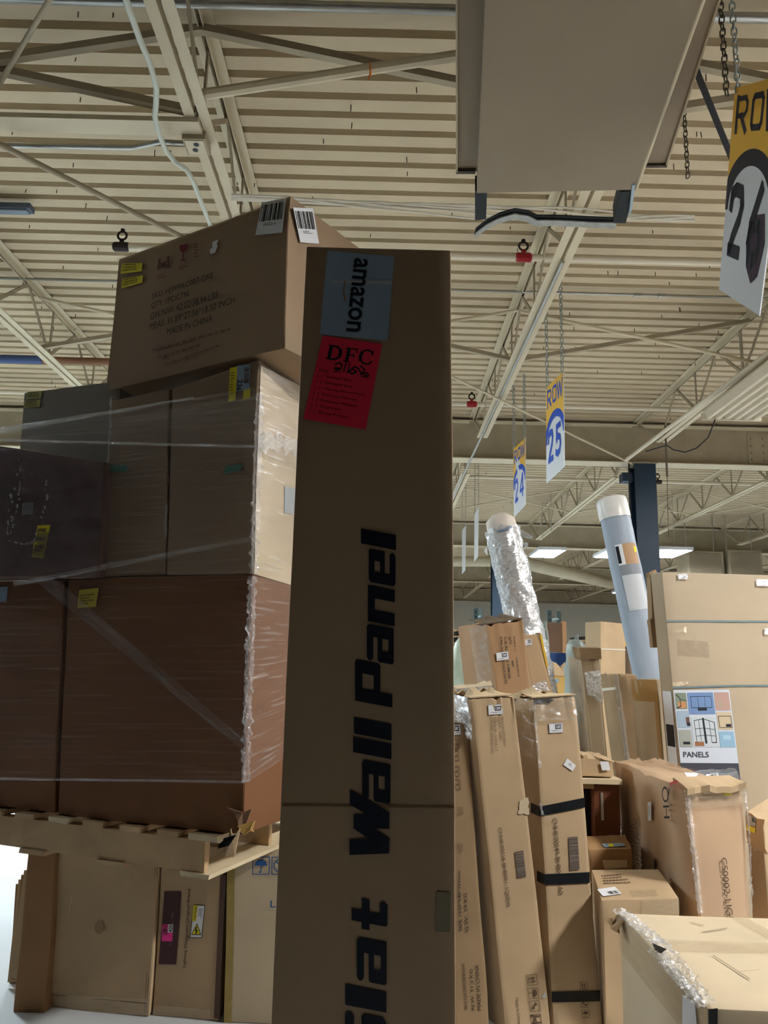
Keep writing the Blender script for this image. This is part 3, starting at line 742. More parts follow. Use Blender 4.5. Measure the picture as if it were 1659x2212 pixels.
# free chains by the heater
for (u0, v0, u1, v1, yy, m, L, lb) in ((1552, -60, 1570, 207, 3.7, CHAIN_DARK, 0.05, 'dark loose chain dangling beside the chain of sign 26'), (1476, 208, 1486, 384, 4.6, CHAIN_DARK, 0.045, 'pale loose chain dangling right of the heater flange')):
    a = atY(u0, v0, yy); b = atY(u1, v1, yy)
    t = thing('loose_chain', lb, 'chain', b)
    MB().tube([a, Vector((a.x, a.y, min(DZ - 0.01, a.z + 0.2)))], 0.004, 5).build('hook', CHAIN_DARK, t)
    chain(t, a, b, L, m)
# ---- row signs
def slab(parent, name, m, q, th):
    q = [Vector(p) for p in q]; n = (q[2] - q[0]).cross(q[1] - q[3]).normalized()
    k = [p - n * th for p in q]
    return mesh(name, q + k, [(0, 3, 2, 1), (4, 5, 6, 7), (0, 1, 5, 4), (1, 2, 6, 5), (2, 3, 7, 6), (3, 0, 4, 7)], m, parent)
def digit(ch):
    if ch == '2': return stroke([(0.04, 0.34), (0.08, 0.14), (0.3, 0.08), (0.66, 0.1), (0.76, 0.28), (0.66, 0.46), (0.3, 0.75), (0.16, 0.9)], 0.2) + [rect(0.04, 0.82, 0.86, 1.0)]
    if ch == '5': return [rect(0.1, 0.0, 0.82, 0.18), rect(0.1, 0.0, 0.3, 0.52)] + stroke([(0.16, 0.5), (0.4, 0.4), (0.68, 0.48), (0.76, 0.68), (0.62, 0.88), (0.32, 0.92), (0.06, 0.84)], 0.2)
    if ch == '4': return stroke([(0.62, 0.02), (0.1, 0.68)], 0.2) + [rect(0.04, 0.62, 0.96, 0.78), rect(0.56, 0.0, 0.78, 1.0)]
    if ch == '6': return stroke([(0.6, 0.02), (0.2, 0.5), (0.14, 0.72)], 0.22) + stroke([(0.14, 0.72), (0.24, 0.9), (0.5, 0.93), (0.74, 0.84), (0.78, 0.66), (0.66, 0.5), (0.4, 0.5), (0.18, 0.62)], 0.2)
ROWW = {'R': stroke([(0.1, 0.0), (0.1, 1.0)], 0.2) + stroke([(0.1, 0.06), (0.75, 0.06), (0.88, 0.2), (0.88, 0.42), (0.7, 0.55), (0.1, 0.55)], 0.15) + stroke([(0.45, 0.55), (0.9, 1.0)], 0.2),
        'O': stroke([(0.2, 0.08), (0.8, 0.08), (0.9, 0.2), (0.9, 0.8), (0.8, 0.92), (0.2, 0.92), (0.1, 0.8), (0.1, 0.2), (0.2, 0.08)], 0.18),
        'W': stroke([(0.04, 0), (0.25, 1), (0.5, 0.1), (0.75, 1), (0.96, 0)], 0.15)}
def sub(polys, x0, y0, x1, y1): return [[(x0 + x * (x1 - x0), y0 + y * (y1 - y0)) for x, y in p] for p in polys]
def row_sign(num, quad, label, blank=False, dark=SIGN_D, group='hanging row signs', chains=True, L=0.045, th=0.006):
    q = [Vector(p) for p in quad]
    t = thing('row_sign', label, 'sign', (q[2] + q[3]) / 2, group)
    slab(t, 'sign_board', SIGN_W, q, th)
    f = Face(*q)
    if not blank:
        U = [(0, 0), (1, 0), (1, 1), (0, 1)]
        cxx, cyy, rx, ry = 0.5, 0.62, 0.58, 0.3
        arc = [(cxx + rx * math.cos(math.radians(a)), cyy + ry * math.sin(math.radians(a))) for a in range(180, 361, 6)]
        arc = [(min(1, max(0, x)), y) for x, y in arc]
        yel = [(0, 0), (0, cyy)] + arc[1:-1] + [(1, cyy), (1, 0)]
        vs_poly = [[(x, 0), (x, y), (x2, y2), (x2, 0)] for (x, y), (x2, y2) in zip(arc, arc[1:]) if x2 > x]
        shapes(t, 'yellow_field', SIGN_Y, f, U, vs_poly, off=0.0012, px=False)
        rx2, ry2 = 0.45, 0.22
        arc2 = [(cxx + rx2 * math.cos(math.radians(a)), cyy + ry2 * math.sin(math.radians(a))) for a in range(180, 361, 6)]
        ringp = [[a, d, c, b] for a, b, c, d in zip(arc, arc[1:], arc2[1:], arc2)]
        shapes(t, 'arch_band', dark, f, U, ringp, off=0.0018, px=False)
        row = sub(ROWW['R'], 0.07, 0.055, 0.32, 0.235) + sub(ROWW['O'], 0.38, 0.055, 0.62, 0.235) + sub(ROWW['W'], 0.65, 0.055, 0.95, 0.235)
        shapes(t, 'lettering', dark, f, U, row, off=0.0024, px=False)
        nm = sub(digit(num[0]), 0.12, 0.49, 0.46, 0.83) + sub(digit(num[1]), 0.54, 0.49, 0.9, 0.83)
        shapes(t, 'numerals', dark, f, U, nm, off=0.0026, px=False)
        if num == '26':
            shapes(t, 'marker_scribble', mat('marker_smudge', '4A3A48', 0.6), f, U, [[(0.56, 0.74), (0.6, 0.62), (0.86, 0.6), (0.93, 0.72), (0.86, 0.86), (0.74, 0.9), (0.6, 0.84)]], off=0.0022, px=False)
    if chains:
        for a in (0.06, 0.94):
            p = q[0].lerp(q[1], a)
            if blank:
                MB().tube([Vector((p.x, p.y, DZ - 0.02)), p + Vector((0, 0, -0.03))], 0.006, 5).build('hanging_wire', CHAIN, t); continue
            chain(t, Vector((p.x, p.y, DZ - 0.02 if num != '26' else DZ - 0.06)), p + Vector((0, 0, -0.03)), L, CHAIN, 7)
    return t
def fromcols(TL, BL, TR, BR, yl, yr):
    return [atY(*TL, yl), atY(*TR, yr), atY(*BR, yr), atY(*BL, yl)]
s26 = [atY(1588, 190, 3.35), atY(1706, 158, 2.95), None, atY(1553, 625, 3.3)]
s26[2] = onplane(1640, 682, s26[0], (s26[1] - s26[0]).cross(s26[3] - s26[0]).normalized())
row_sign('26', s26, 'big yellow and white ROW 26 sign at the right edge')
row_sign('25', fromcols((1180, 838), (1180, 1044), (1217, 802), (1219, 1008), 7.35, 6.95), 'bright ROW 25 sign hanging between signs 24 and 26', dark=SIGN_B, L=0.05)
row_sign('24', fromcols((1109, 970), (1110, 1117), (1135, 946), (1135, 1090), 10.5, 10.0), 'bright ROW 24 sign hanging above the plastic-wrapped roll', dark=SIGN_B, L=0.06)
row_sign('23', fromcols((1025, 1112), (1024, 1214), (1034, 1092), (1032, 1203), 13.8, 13.3), 'row sign seen nearly edge-on, left of the plastic-wrapped roll', blank=True, L=0.09)
row_sign('22', fromcols((998, 1146), (998, 1240), (1006, 1134), (1005, 1232), 16.8, 16.3), 'row sign seen nearly edge-on beside the tall carton edge', blank=True, L=0.11)
# ================================================================== THE TALL CARTON
YT = 1.71
tl, tr = atY(662, 533, YT), atY(974, 537, YT); bl, br = atY(584, 2230, YT), atY(985, 2230, YT)
tl.z = tr.z = (tl.z + tr.z) / 2
bl = floorward(tl, bl); br = floorward(tr, br)
tc = carton('tall_carton', 'tall upright slat wall panel carton with blue and red labels', [tl, tr, br, bl], (0.004, 0.13, 0.004), mat('cardboard_tall', 'A0886A', 0.75, var=0.06, vscale=2, bump=0.05, bscale=25), n=10, amp=0.0022, bevel=0.005, seed=1)
f = tc.front
al = decal(tc.root, 'shipping_label', PAPER_BLUE, f, [(707, 541), (851, 553), (838, 736), (692, 722)], off=0.0015)
lettering(al, 'amazon', INK_NAVY, f, [(795, 560), (779, 718), (748, 715), (765, 557)], off=0.0024, bold=0.018)
shapes(al, 'smile_mark', mat('ink_orange', '9A7040', 0.6), f, [(742, 610), (752, 610), (748, 648), (738, 648)], stroke([(0.4, 0), (0.2, 0.3), (0.4, 0.7), (0.8, 1)], 0.22), off=0.0024)
decal(tc.root, 'tape_crease', PAPER_GREY, f, [(718, 606), (847, 606), (846, 615), (714, 611)], off=0.002, n=8, ragged=0.001)
rn = decal(tc.root, 'red_note', REDLAB, f, [(698, 725), (826, 743), (790, 928), (656, 905)], off=0.0019)
DR = stroke([(0.06, 0.03), (0.06, 0.97)], 0.045)
def serif_D(): return [rect(0.1, 0, 0.32, 1), rect(0.0, 0, 0.42, 0.07), rect(0.0, 0.93, 0.42, 1)] + stroke([(0.3, 0.04), (0.62, 0.06), (0.85, 0.25), (0.9, 0.5), (0.85, 0.75), (0.62, 0.94), (0.3, 0.96)], 0.13) + stroke([(0.85, 0.25), (0.9, 0.5), (0.85, 0.75)], 0.2)
def serif_F(): return [rect(0.16, 0, 0.4, 1), rect(0.02, 0, 0.95, 0.08), rect(0.02, 0.93, 0.55, 1), rect(0.86, 0, 0.95, 0.28), rect(0.4, 0.46, 0.75, 0.54), rect(0.7, 0.36, 0.78, 0.64)]
def serif_C(): return stroke([(0.9, 0.3), (0.85, 0.14), (0.6, 0.04), (0.35, 0.1), (0.16, 0.3), (0.12, 0.5), (0.16, 0.7), (0.35, 0.9), (0.6, 0.96), (0.82, 0.9), (0.93, 0.72)], 0.1) + stroke([(0.2, 0.24), (0.14, 0.5), (0.2, 0.76)], 0.2) + [rect(0.87, 0.04, 0.95, 0.34)]
NQ = [(698, 725), (826, 743), (790, 928), (656, 905)]
shapes(rn, 'lettering', INK_NAVY, f, NQ, sub(serif_D(), 0.13, 0.10, 0.38, 0.27) + sub(serif_F(), 0.42, 0.10, 0.63, 0.27) + sub(serif_C(), 0.65, 0.09, 0.9, 0.27), off=0.0026)
shapes(rn, 'handwriting', INK_NAVY, f, NQ, stroke([(0.31, 0.32), (0.37, 0.29), (0.42, 0.31), (0.41, 0.36), (0.35, 0.38), (0.31, 0.36), (0.42, 0.355)], 0.018) + stroke([(0.48, 0.28), (0.47, 0.385)], 0.02) + stroke([(0.54, 0.29), (0.53, 0.39), (0.6, 0.34), (0.68, 0.37), (0.6, 0.4), (0.55, 0.37), (0.63, 0.31), (0.7, 0.33), (0.76, 0.385), (0.8, 0.33), (0.72, 0.29)], 0.018) + stroke([(0.74, 0.385), (0.84, 0.36), (0.88, 0.385), (0.83, 0.4), (0.8, 0.38)], 0.016) + stroke([(0.76, 0.41), (0.9, 0.415)], 0.01) + stroke([(0.3, 0.4), (0.42, 0.4)], 0.01), off=0.0026)
NOTE = ['Date:', '[  ]  Damaged Box', '[  ]  Damaged Item', '[  ]  Missing Boxes/Parts', '[  ]  Returned Package', '[  ]  Customer Refused', '[  ]  Duplicate', '[  ]  Wrong Product']
for i, s in enumerate(NOTE):
    y = 0.39 + 0.07 * i
    wd = 0.045 * len(s) * 0.72
    q = Face(*f.quad(NQ)); q.disp = f.disp
    lettering(rn, s, mat('ink_red_dark', '5A1420', 0.6), q, [(0.07, y), (0.07 + min(0.82, wd), y), (0.07 + min(0.82, wd), y + 0.036), (0.07, y + 0.036)], off=0.0026, px=False, name='note_line', bold=0.004)
# the big word mark, drawn glyph by glyph
def rnd(x0, y0, x1, y1, c=0.06): return [(x0 + c, y0), (x0, y0 + c), (x0, y1 - c), (x0 + c, y1), (x1 - c, y1), (x1, y1 - c), (x1, y0 + c), (x1 - c, y0)]
T = 0.30
def g_l(): return [rect(0.08, 0, 0.92, 1)]
def g_a(): return [rnd(0.0, 0, 1, 0.24, 0.08), rect(0.66, 0.1, 1, 1), rnd(0, 0.40, 0.9, 0.58, 0.05), rnd(0, 0.40, 0.32, 1, 0.08), rnd(0, 0.80, 0.9, 1, 0.06)]
def g_e(): return [rnd(0, 0, 1, 0.22, 0.08), rnd(0, 0, 0.34, 1, 0.1), rnd(0.66, 0, 1, 0.6, 0.06), rect(0.2, 0.42, 1, 0.6), rnd(0, 0.78, 1, 1, 0.08)]
def g_n(): return [rect(0, 0, 0.34, 1), rnd(0.1, 0, 1, 0.26, 0.1), rnd(0.66, 0, 1, 1, 0.02)]
def g_P(): return [rect(0, 0, 0.32, 1), rnd(0, 0, 1, 0.2, 0.06), rnd(0.68, 0, 1, 0.68, 0.1), rnd(0, 0.5, 1, 0.68, 0.06)]
def g_t(): return [rect(0.22, 0, 0.6, 0.95), rect(0, 0.28, 1, 0.5), rnd(0.22, 0.78, 1, 1, 0.06)]
def g_W(): return [[(0, 0), (0.14, 1), (0.38, 1), (0.24, 0)], [(0.14, 1), (0.38, 1), (0.6, 0.1), (0.42, 0.1)], [(0.42, 0.1), (0.52, 1), (0.76, 1), (0.64, 0.1)], [(0.54, 1), (0.78, 1), (1.02, 0), (0.78, 0)]]
def g_S(): return [rnd(0, 0, 1, 0.22, 0.08), rnd(0, 0, 0.32, 0.6, 0.08), rnd(0, 0.4, 1, 0.6, 0.06), rnd(0.68, 0.4, 1, 1, 0.08), rnd(0, 0.78, 1, 1, 0.08)]
def zx(x): return 560 + x / 1.989
def zy(y): return 1100 + y / 1.989
# (glyph, top-of-glyph column, baseline column, end row, start row) read in zoomed columns
GL = [(g_l, 437, 586, 92, 168), (g_e, 470, 584, 180, 322), (g_n, 466, 581, 335, 490), (g_a, 462, 577, 500, 655), (g_P, 412, 571, 655, 835),
      (g_l, 407, 567, 900, 985), (g_l, 403, 566, 985, 1065), (g_a, 441, 562, 1085, 1255), (g_W, 388, 557, 1225, 1500),
      (g_t, 398, 552, 1675, 1805), (g_a, 420, 549, 1845, 2030), (g_l, 370, 547, 2045, 2150), (g_S, 368, 545, 2165, 2370)]
for g, ct, cb, re_, rs in GL:
    h = (cb - ct); sl = 0.19 * h / 2
    # text reads upwards: glyph x runs from rs (low) to re_ (high); glyph top = left column
    TL = (zx(ct), zy(rs - sl)); TR = (zx(ct), zy(re_ - sl)); BR = (zx(cb), zy(re_ + sl)); BL = (zx(cb), zy(rs + sl))
    shapes(tc.root, 'big_letter', INK_NAVY, f, [TL, TR, BR, BL], g(), off=0.0024)
decal(tc.root, 'clear_sticker', mat('sticker_olive', '7E765E', 0.5), f, [(943, 1925), (973, 1926), (972, 2012), (941, 2010)], off=0.002)
decal(tc.root, 'score_line', mat('cardboard_crease', '7A5E3E', 0.8), f, [(610, 1737), (979, 1741), (979, 1746), (610, 1742)], off=0.0012)
seam(tc, tc.top, (0, 0.5), (1, 0.5), 0.02)

# ================================================================== PALLET LOAD
A1 = math.radians(159); da = Vector((math.cos(A1), math.sin(A1), 0)); A2 = math.radians(69.5); db = Vector((math.cos(A2), math.sin(A2), 0))
C0 = atY(438, 1898, 3.1)
# supporting carton heights come from the underside of the pallet
ZP = C0.z
pal = thing('wooden_pallet', 'wooden pallet carrying the stretch-wrapped cartons', 'pallet', C0 + da * 0.6 + db * 0.5)
PL, PD, PH = 1.30, 1.06, 0.155
def pb(a0, a1, b0, b1, z0, z1, nm, m, jig=0.004):
    j = lambda: Vector((random.uniform(-jig, jig), random.uniform(-jig, jig), random.uniform(-jig, jig) * .3))
    p = [C0 + da * a + db * b for a, b in ((a1, b0), (a0, b0), (a0, b1), (a1, b1))]
    q = [x + Vector((0, 0, z0)) + j() for x in p] + [x + Vector((0, 0, z1)) + j() for x in p]
    return MB().hexa(q).build(nm, m, pal)
for b0 in (0.0, 0.5, 1.02): pb(0.0, PL, b0, b0 + 0.04, 0.018, PH - 0.02, 'stringer', PLYWOOD)
for i in range(8):
    a0 = -0.06 + i * 0.178; pb(a0, a0 + (0.1 if i else 0.13), -0.01, PD + 0.01, PH - 0.02, PH, 'deck_board', PLYPALE if i in (0, 4) else PLYWOOD)
for i in range(4):
    a0 = [-0.03, 0.36, 0.76, 1.16][i]; pb(a0, a0 + 0.13, -0.005, PD, 0.0, 0.018, 'bottom_board', PLYPALE if i == 0 else PLYWOOD)
zt_ = ZP + PH
nf = da.cross(Vector((0, 0, 1))).normalized(); nf = nf if nf.y < 0 else -nf     # load front normal
nr = Vector((db.y, -db.x, 0)).normalized()                                     # right side normal
CE = C0 + da * 0.005 + db * 0.02 - da * 0.14
def fp(u, v, off=0.0): return onplane(u, v, CE + nf * off, nf)
# lower big carton
def loadbox(name, label, TLp, TRp, BRp, BLp, m, depth=0.5, off=0.0, floor=None, top=None, **kw):
    q = [fp(*TLp, off), fp(*TRp, off), fp(*BRp, off), fp(*BLp, off)]
    if floor is not None: q[2].z = q[3].z = floor
    if top is not None: q[0].z = q[1].z = top
    return carton(name, label, q, db * depth, m, group='cartons on the wrapped pallet', **kw)
LB = mat('cardboard_load_brown', '785032', 0.7, var=0.08, vscale=2, bump=0.04)
LB2 = mat('cardboard_load_grey', '8E7A64', 0.7, var=0.06, vscale=2, bump=0.04)
e = loadbox('shipping_carton', 'large brown carton standing on the pallet deck, torn at its lower corner', (148, 1252), (546, 1238), (527, 1775), (124, 1768), LB, depth=0.52, floor=zt_ + 0.008, n=10, seed=2, amp=0.006)
ztop_e = (e.front.c[0].z + e.front.c[1].z) / 2
g = loadbox('shipping_carton', 'dim brown carton at the photo edge, left on the pallet deck', (-150, 1258), (140, 1253), (117, 1768), (-170, 1760), LB, depth=0.5, floor=zt_ + 0.008, seed=3, amp=0.005)
b2 = loadbox('shipping_carton', 'brown carton with a yellow 236 sticker under the printed top carton', (371, 838), (560, 777), (546, 1237), (360, 1242), LB2, depth=0.5, seed=4, amp=0.005, n=10)
m2 = loadbox('shipping_carton', 'narrow dark carton between the black-wrapped one and the 236 carton', (238, 866), (368, 838), (357, 1242), (222, 1248), LB2, depth=0.45, seed=5, amp=0.005, off=-0.01)
k2 = loadbox('shipping_carton', 'blue-grey carton with two yellow stickers behind the black-wrapped one', (52, 848), (262, 822), (240, 1244), (20, 1250), mat('cardboard_slate', '8A857E', 0.6, var=0.04), depth=0.4, off=-0.16, seed=6, amp=0.004)
q = [fp(-120, 945, 0.10), fp(232, 997, 0.02), fp(216, 1246, 0.02), fp(-130, 1250, 0.10)]
d2 = carton('shipping_carton', 'black-wrapped dark carton jutting out at the left edge', q, db * 0.12, mat('cardboard_plum', '7A625A', 0.6, var=0.08), group='cartons on the wrapped pallet', seed=7, amp=0.006)
# top carton
te = atY(627, 423, 3.0); be_ = atY(630, 752, 3.0); be_.x = te.x + 0.012
lt = atZ(257, 560, te.z); rt = atZ(766, 527, te.z)
lb = lt.copy(); lb.z = be_.z; 
dv = rt - te
zbt = max(b2.front.c[0].z, b2.front.c[1].z)
top = carton('printed_carton', 'carton with black shipping print and red wine-glass mark, topmost on the pallet', [lt, te, be_, lb], dv * 1.35, mat('cardboard_top', '9A8064', 0.7, var=0.06, vscale=2, bump=0.05), group='cartons on the wrapped pallet', n=10, amp=0.005, bevel=0.007, seed=8, bulge=0.006)
ft, fr_ = top.front, top.right
ft.n = ft.n
for q, f_ in (([(568, 441), (621, 431), (614, 505), (555, 511)], ft), ([(629, 450), (671, 452), (685, 527), (645, 524)], fr_)):
    l_ = decal(top.root, 'shipping_label', PAPER, f_, q, off=0.011)
    shapes(l_, 'barcode', INK, f_, q, barcode(34, 3) + lines(2, 4, 0.25, 0.75, 0.66, 0.76), off=0.0125)
for q in ([(268, 572), (311, 570), (309, 588), (264, 594)], [(268, 604), (312, 596), (310, 612), (265, 625)]):
    l_ = decal(top.root, 'yellow_sticker', YELLOW, ft, q, off=0.011); shapes(l_, 'sticker_print', INK_FADED, ft, q, lines(3, 9), off=0.0125)
shapes(top.root, 'carry_mark', mat('ink_brown', '5E2A2E', 0.7), ft, [(342, 562), (374, 552), (372, 582), (342, 586)], CARRY, off=0.0115)
shapes(top.root, 'wine_glass_mark', mat('ink_wine', '7A1F2C', 0.7), ft, [(386, 532), (416, 526), (412, 566), (386, 572)], GLASS, off=0.0115)
for q, sd in (([(340, 596), (370, 590), (370, 604), (340, 608)], 1), ([(388, 578), (412, 574), (411, 586), (388, 588)], 2), ([(422, 526), (436, 522), (434, 566), (422, 566)], 3)):
    shapes(top.root, 'small_print', mat('ink_wine', '7A1F2C', 0.7), ft, q, lines(2 if sd < 3 else 5, sd), off=0.0115)
shapes(top.root, 'white_scrap', PAPER, ft, [(458, 524), (476, 520), (470, 550), (454, 552)], [[(0.2, 0.1), (0.9, 0), (0.8, 0.35), (1, 0.5), (0.8, 0.95), (0.2, 1), (0, 0.7), (0.3, 0.5)]], off=0.0118)
TXTS = [('SKU: HJWFAC007-GRE', (333, 636), (463, 590), 15), ('QTY: 1PC/CTN', (331, 656), (411, 630), 14), ('GW/NW: 42.02/38.94 LBS', (330, 678), (474, 630), 15), ('MEAS: 31.89*27.56*18.50 INCH', (329, 700), (510, 641), 15), ('MADE IN CHINA', (366, 712), (462, 681), 14)]
for s, a, b, h in TXTS:
    lettering(top.root, s, INK, ft, [(a[0], a[1]), (b[0], b[1]), (b[0], b[1] + h), (a[0] - 1, a[1] + h)], off=0.0118, bold=0.005)
for i in range(3):
    shapes(top.root, 'small_print', mat('ink_wine_faint', '7E5648', 0.7), ft, [(332 + 14 * i, 755 + i * 16), (510 - 14 * i, 708 + i * 18), (510 - 14 * i, 716 + i * 18), (332 + 14 * i, 763 + i * 16)], lines(1, 20 + i, 0, 1, 0, 1, 0.6), off=0.0115)
tape(top, top.right, [(0.0, 0.85), (1, 0.85), (1, 1), (0, 1)]); 
tape(top, top.front, [(0.0, 0.0), (1, 0.0), (1, 0.03), (0, 0.03)], off=0.011)
# stickers on the load
decal(b2.root, 'yellow_sticker', YELLOW, b2.front, [(497, 796), (513, 793), (508, 866), (493, 870)])
decal(b2.root, 'yellow_sticker', YELLOW, b2.front, [(526, 840), (541, 838), (540, 862), (525, 864)])
nl2 = decal(b2.root, 'number_label', PAPER_BLUE, b2.front, [(513, 791), (541, 789), (539, 842), (510, 848)], off=0.0036)
lettering(nl2, '236', INK, b2.front, [(525, 822), (522, 846), (511, 846), (513, 822)], off=0.0045, bold=0.02)
shapes(nl2, 'barcode', INK_FADED, b2.front, [(527, 795), (540, 793), (539, 830), (526, 832)], barcode(24, 8, 0.05, 0.95, 0.1, 0.9, True), off=0.0045)
shapes(b2.root, 'sticker_print', INK_FADED, b2.front, [(498, 800), (511, 798), (507, 860), (495, 864)], lines(8, 9), off=0.0045)
for q in ([(60, 847), (92, 845), (89, 861), (57, 863)], [(55, 866), (88, 864), (86, 880), (52, 882)]):
    l_ = decal(k2.root, 'yellow_sticker', mat('yellow_sticker_dull', 'B8B46A', 0.6), k2.front, q, off=0.004); shapes(l_, 'sticker_print', INK_FADED, k2.front, q, lines(3, 5), off=0.005)
for i, q in enumerate(([(90, 1138), (118, 1136), (104, 1208), (78, 1206)],)):
    l_ = decal(d2.root, 'yellow_sticker', YELLOW, d2.front, q, off=0.03); shapes(l_, 'sticker_print', INK_FADED, d2.front, q, lines(3, 5) + lines(2, 6, 0.1, 0.9, 0.6, 0.9), off=0.031)
decal(d2.root, 'paper_slip', PAPER_GREY, d2.front, [(50, 1088), (74, 1086), (72, 1112), (48, 1114)], off=0.008)
decal(m2.root, 'green_tape', mat('green_tape', '4F8276', 0.5), m2.front, [(238, 1006), (280, 1007), (278, 1021), (224, 1020)], off=0.012)
decal(b2.root, 'green_tape', mat('green_tape', '4F8276', 0.5), b2.front, [(490, 1008), (527, 1002), (522, 1018), (484, 1024)], off=0.005)
decal(e.root, 'yellow_sticker', mat('yellow_sticker_dim', 'C6B43A', 0.6), e.front, [(174, 1275), (217, 1271), (210, 1312), (170, 1314)], off=0.006); shapes(e.root, 'sticker_print', INK_FADED, e.front, [(174, 1275), (217, 1271), (210, 1312), (170, 1314)], lines(4, 6, 0.1, 0.9, 0.3, 0.9), off=0.007)
decal(g.root, 'shipping_label', PAPER_BLUE, g.front, [(-30, 1270), (19, 1268), (16, 1300), (-30, 1302)], off=0.006)
decal(b2.root, 'grey_patch', PAPER_GREY, b2.right, [(613, 1050), (650, 1058), (648, 1114), (612, 1108)], off=0.006)
decal(b2.root, 'box_marks', CARD_PALE, b2.right, [(562, 790), (655, 838), (648, 1270), (548, 1240)], off=0.003, n=8)  # paler sheet paints the lit right face of this carton
# torn corner: flaps of board and film at the lower right corner of the big carton
cp = e.front.c[2]
for i, (dx, dz, s, m) in enumerate(((-0.01, 0.05, 0.07, CARD_DARK), (0.02, 0.02, 0.08, CARD_YEL), (0.0, -0.02, 0.07, CARD), (-0.04, 0.0, 0.06, BLACK))):
    r = random.Random(i + 5); pts = [cp + nf * 0.012 * (i + 1) + Vector((dx + r.uniform(-s, s) * .7, r.uniform(-.01, .01), dz + r.uniform(-s, s) * .8)) for _ in range(7)]
    c_ = sum(pts, Vector()) / 7; pts.sort(key=lambda p: math.atan2(p.z - c_.z, p.x - c_.x))
    k = [p + nf * 0.006 for p in pts]; N = 7
    mesh('torn_board', pts + k, [tuple(range(N)), tuple(reversed(range(N, 2 * N)))] + [(j, (j + 1) % N, N + (j + 1) % N, N + j) for j in range(N)], m, e.root)

# ================================================================== STRETCH WRAP ROUND THE LOAD
sw = thing('stretch_wrap', 'clear stretch film wound round the pallet load', 'stretch film', CE + Vector((0, 0, 0.3)))
off = 0.035
def fq(*pts): return [fp(u, v, off) for u, v in pts]
CR = CE + nr * 0.02
def rp(u, v, o=0.03): return onplane(u, v, CE + nr * o, nr)
film_sheet(sw, 'film_front_lower', WRAP, fq((-60, 1255), (548, 1240), (532, 1690), (-60, 1685)), nf, 30, 60, 0.004, (4, 60), 1)
film_sheet(sw, 'film_front_upper', WRAP, fq((236, 905), (562, 850), (548, 1242), (226, 1252)), nf, 24, 50, 0.005, (4, 40), 2)
film_sheet(sw, 'film_flying_band', WRAP_BAND, [fp(-60, 935, 0.16), fp(562, 838, 0.03), fp(556, 968, 0.03), fp(-60, 958, 0.16)], nf, 40, 14, 0.004, (6, 12), 3)
film_sheet(sw, 'film_edge_line', WRAP_EDGE, [fp(-60, 934, 0.165), fp(420, 858, 0.09), fp(420, 862, 0.09), fp(-60, 948, 0.165)], nf, 30, 4, 0.004, (10, 3), 4)
film_sheet(sw, 'film_edge_line', WRAP_EDGE, [fp(-60, 946, 0.15), fp(562, 964, 0.035), fp(562, 969, 0.035), fp(-60, 951, 0.15)], nf, 30, 3, 0.004, (10, 3), 5)
film_sheet(sw, 'film_edge_line', WRAP_BAND, [fp(30, 1257, 0.13), fp(540, 1160, 0.04), fp(540, 1170, 0.04), fp(30, 1268, 0.13)], nf, 30, 4, 0.004, (10, 3), 6)
film_sheet(sw, 'film_diagonal_band', WRAP_BAND, [fp(70, 1250, 0.06), fp(120, 1250, 0.06), fp(532, 1600, 0.045), fp(530, 1625, 0.045)], nf, 8, 40, 0.004, (3, 8), 7)
film_sheet(sw, 'film_lower_edge', WRAP_BAND, fq((-60, 1678), (532, 1686), (532, 1692), (-60, 1684)), nf, 20, 2, 0.002, (6, 2), 8)
film_sheet(sw, 'film_side_lower', WRAP_SIDE, [rp(546, 1242), rp(660, 1270), rp(640, 1620), rp(532, 1690)], nr, 24, 70, 0.004, (2, 50), 9)
film_sheet(sw, 'film_side_upper', WRAP_SIDE, [rp(560, 790), rp(668, 840), rp(655, 1270), rp(548, 1240)], nr, 24, 70, 0.004, (2, 40), 10)
for a, b, s in (((562, 850), (548, 1240), 1), ((545, 1245), (530, 1690), 2)):
    crumpled_strip(sw, 'bunched_film', WRAP_EDGE, [fp(*a, 0.03), fp((a[0] + b[0]) / 2, (a[1] + b[1]) / 2, 0.03), fp(*b, 0.03)], 0.034, (nr - nf), n=90, k=5, wr=0.012, seed=s)
crumpled_strip(sw, 'bunched_film', WRAP_EDGE, [rp(558, 950, 0.04), rp(610, 958, 0.04), rp(665, 975, 0.04)], 0.07, (0, 0, 1), n=30, k=6, wr=0.015, seed=4)
crumpled_strip(sw, 'bunched_film', WRAP_EDGE, [fp(240, 858, 0.03), fp(238, 930, 0.04), fp(233, 1000, 0.03)], 0.012, da, n=30, k=3, wr=0.008, seed=5)
crumpled_strip(sw, 'bunched_film', WRAP_EDGE, [fp(360, 1090, 0.03), fp(357, 1160, 0.04)], 0.012, da, n=14, k=3, wr=0.008, seed=6)
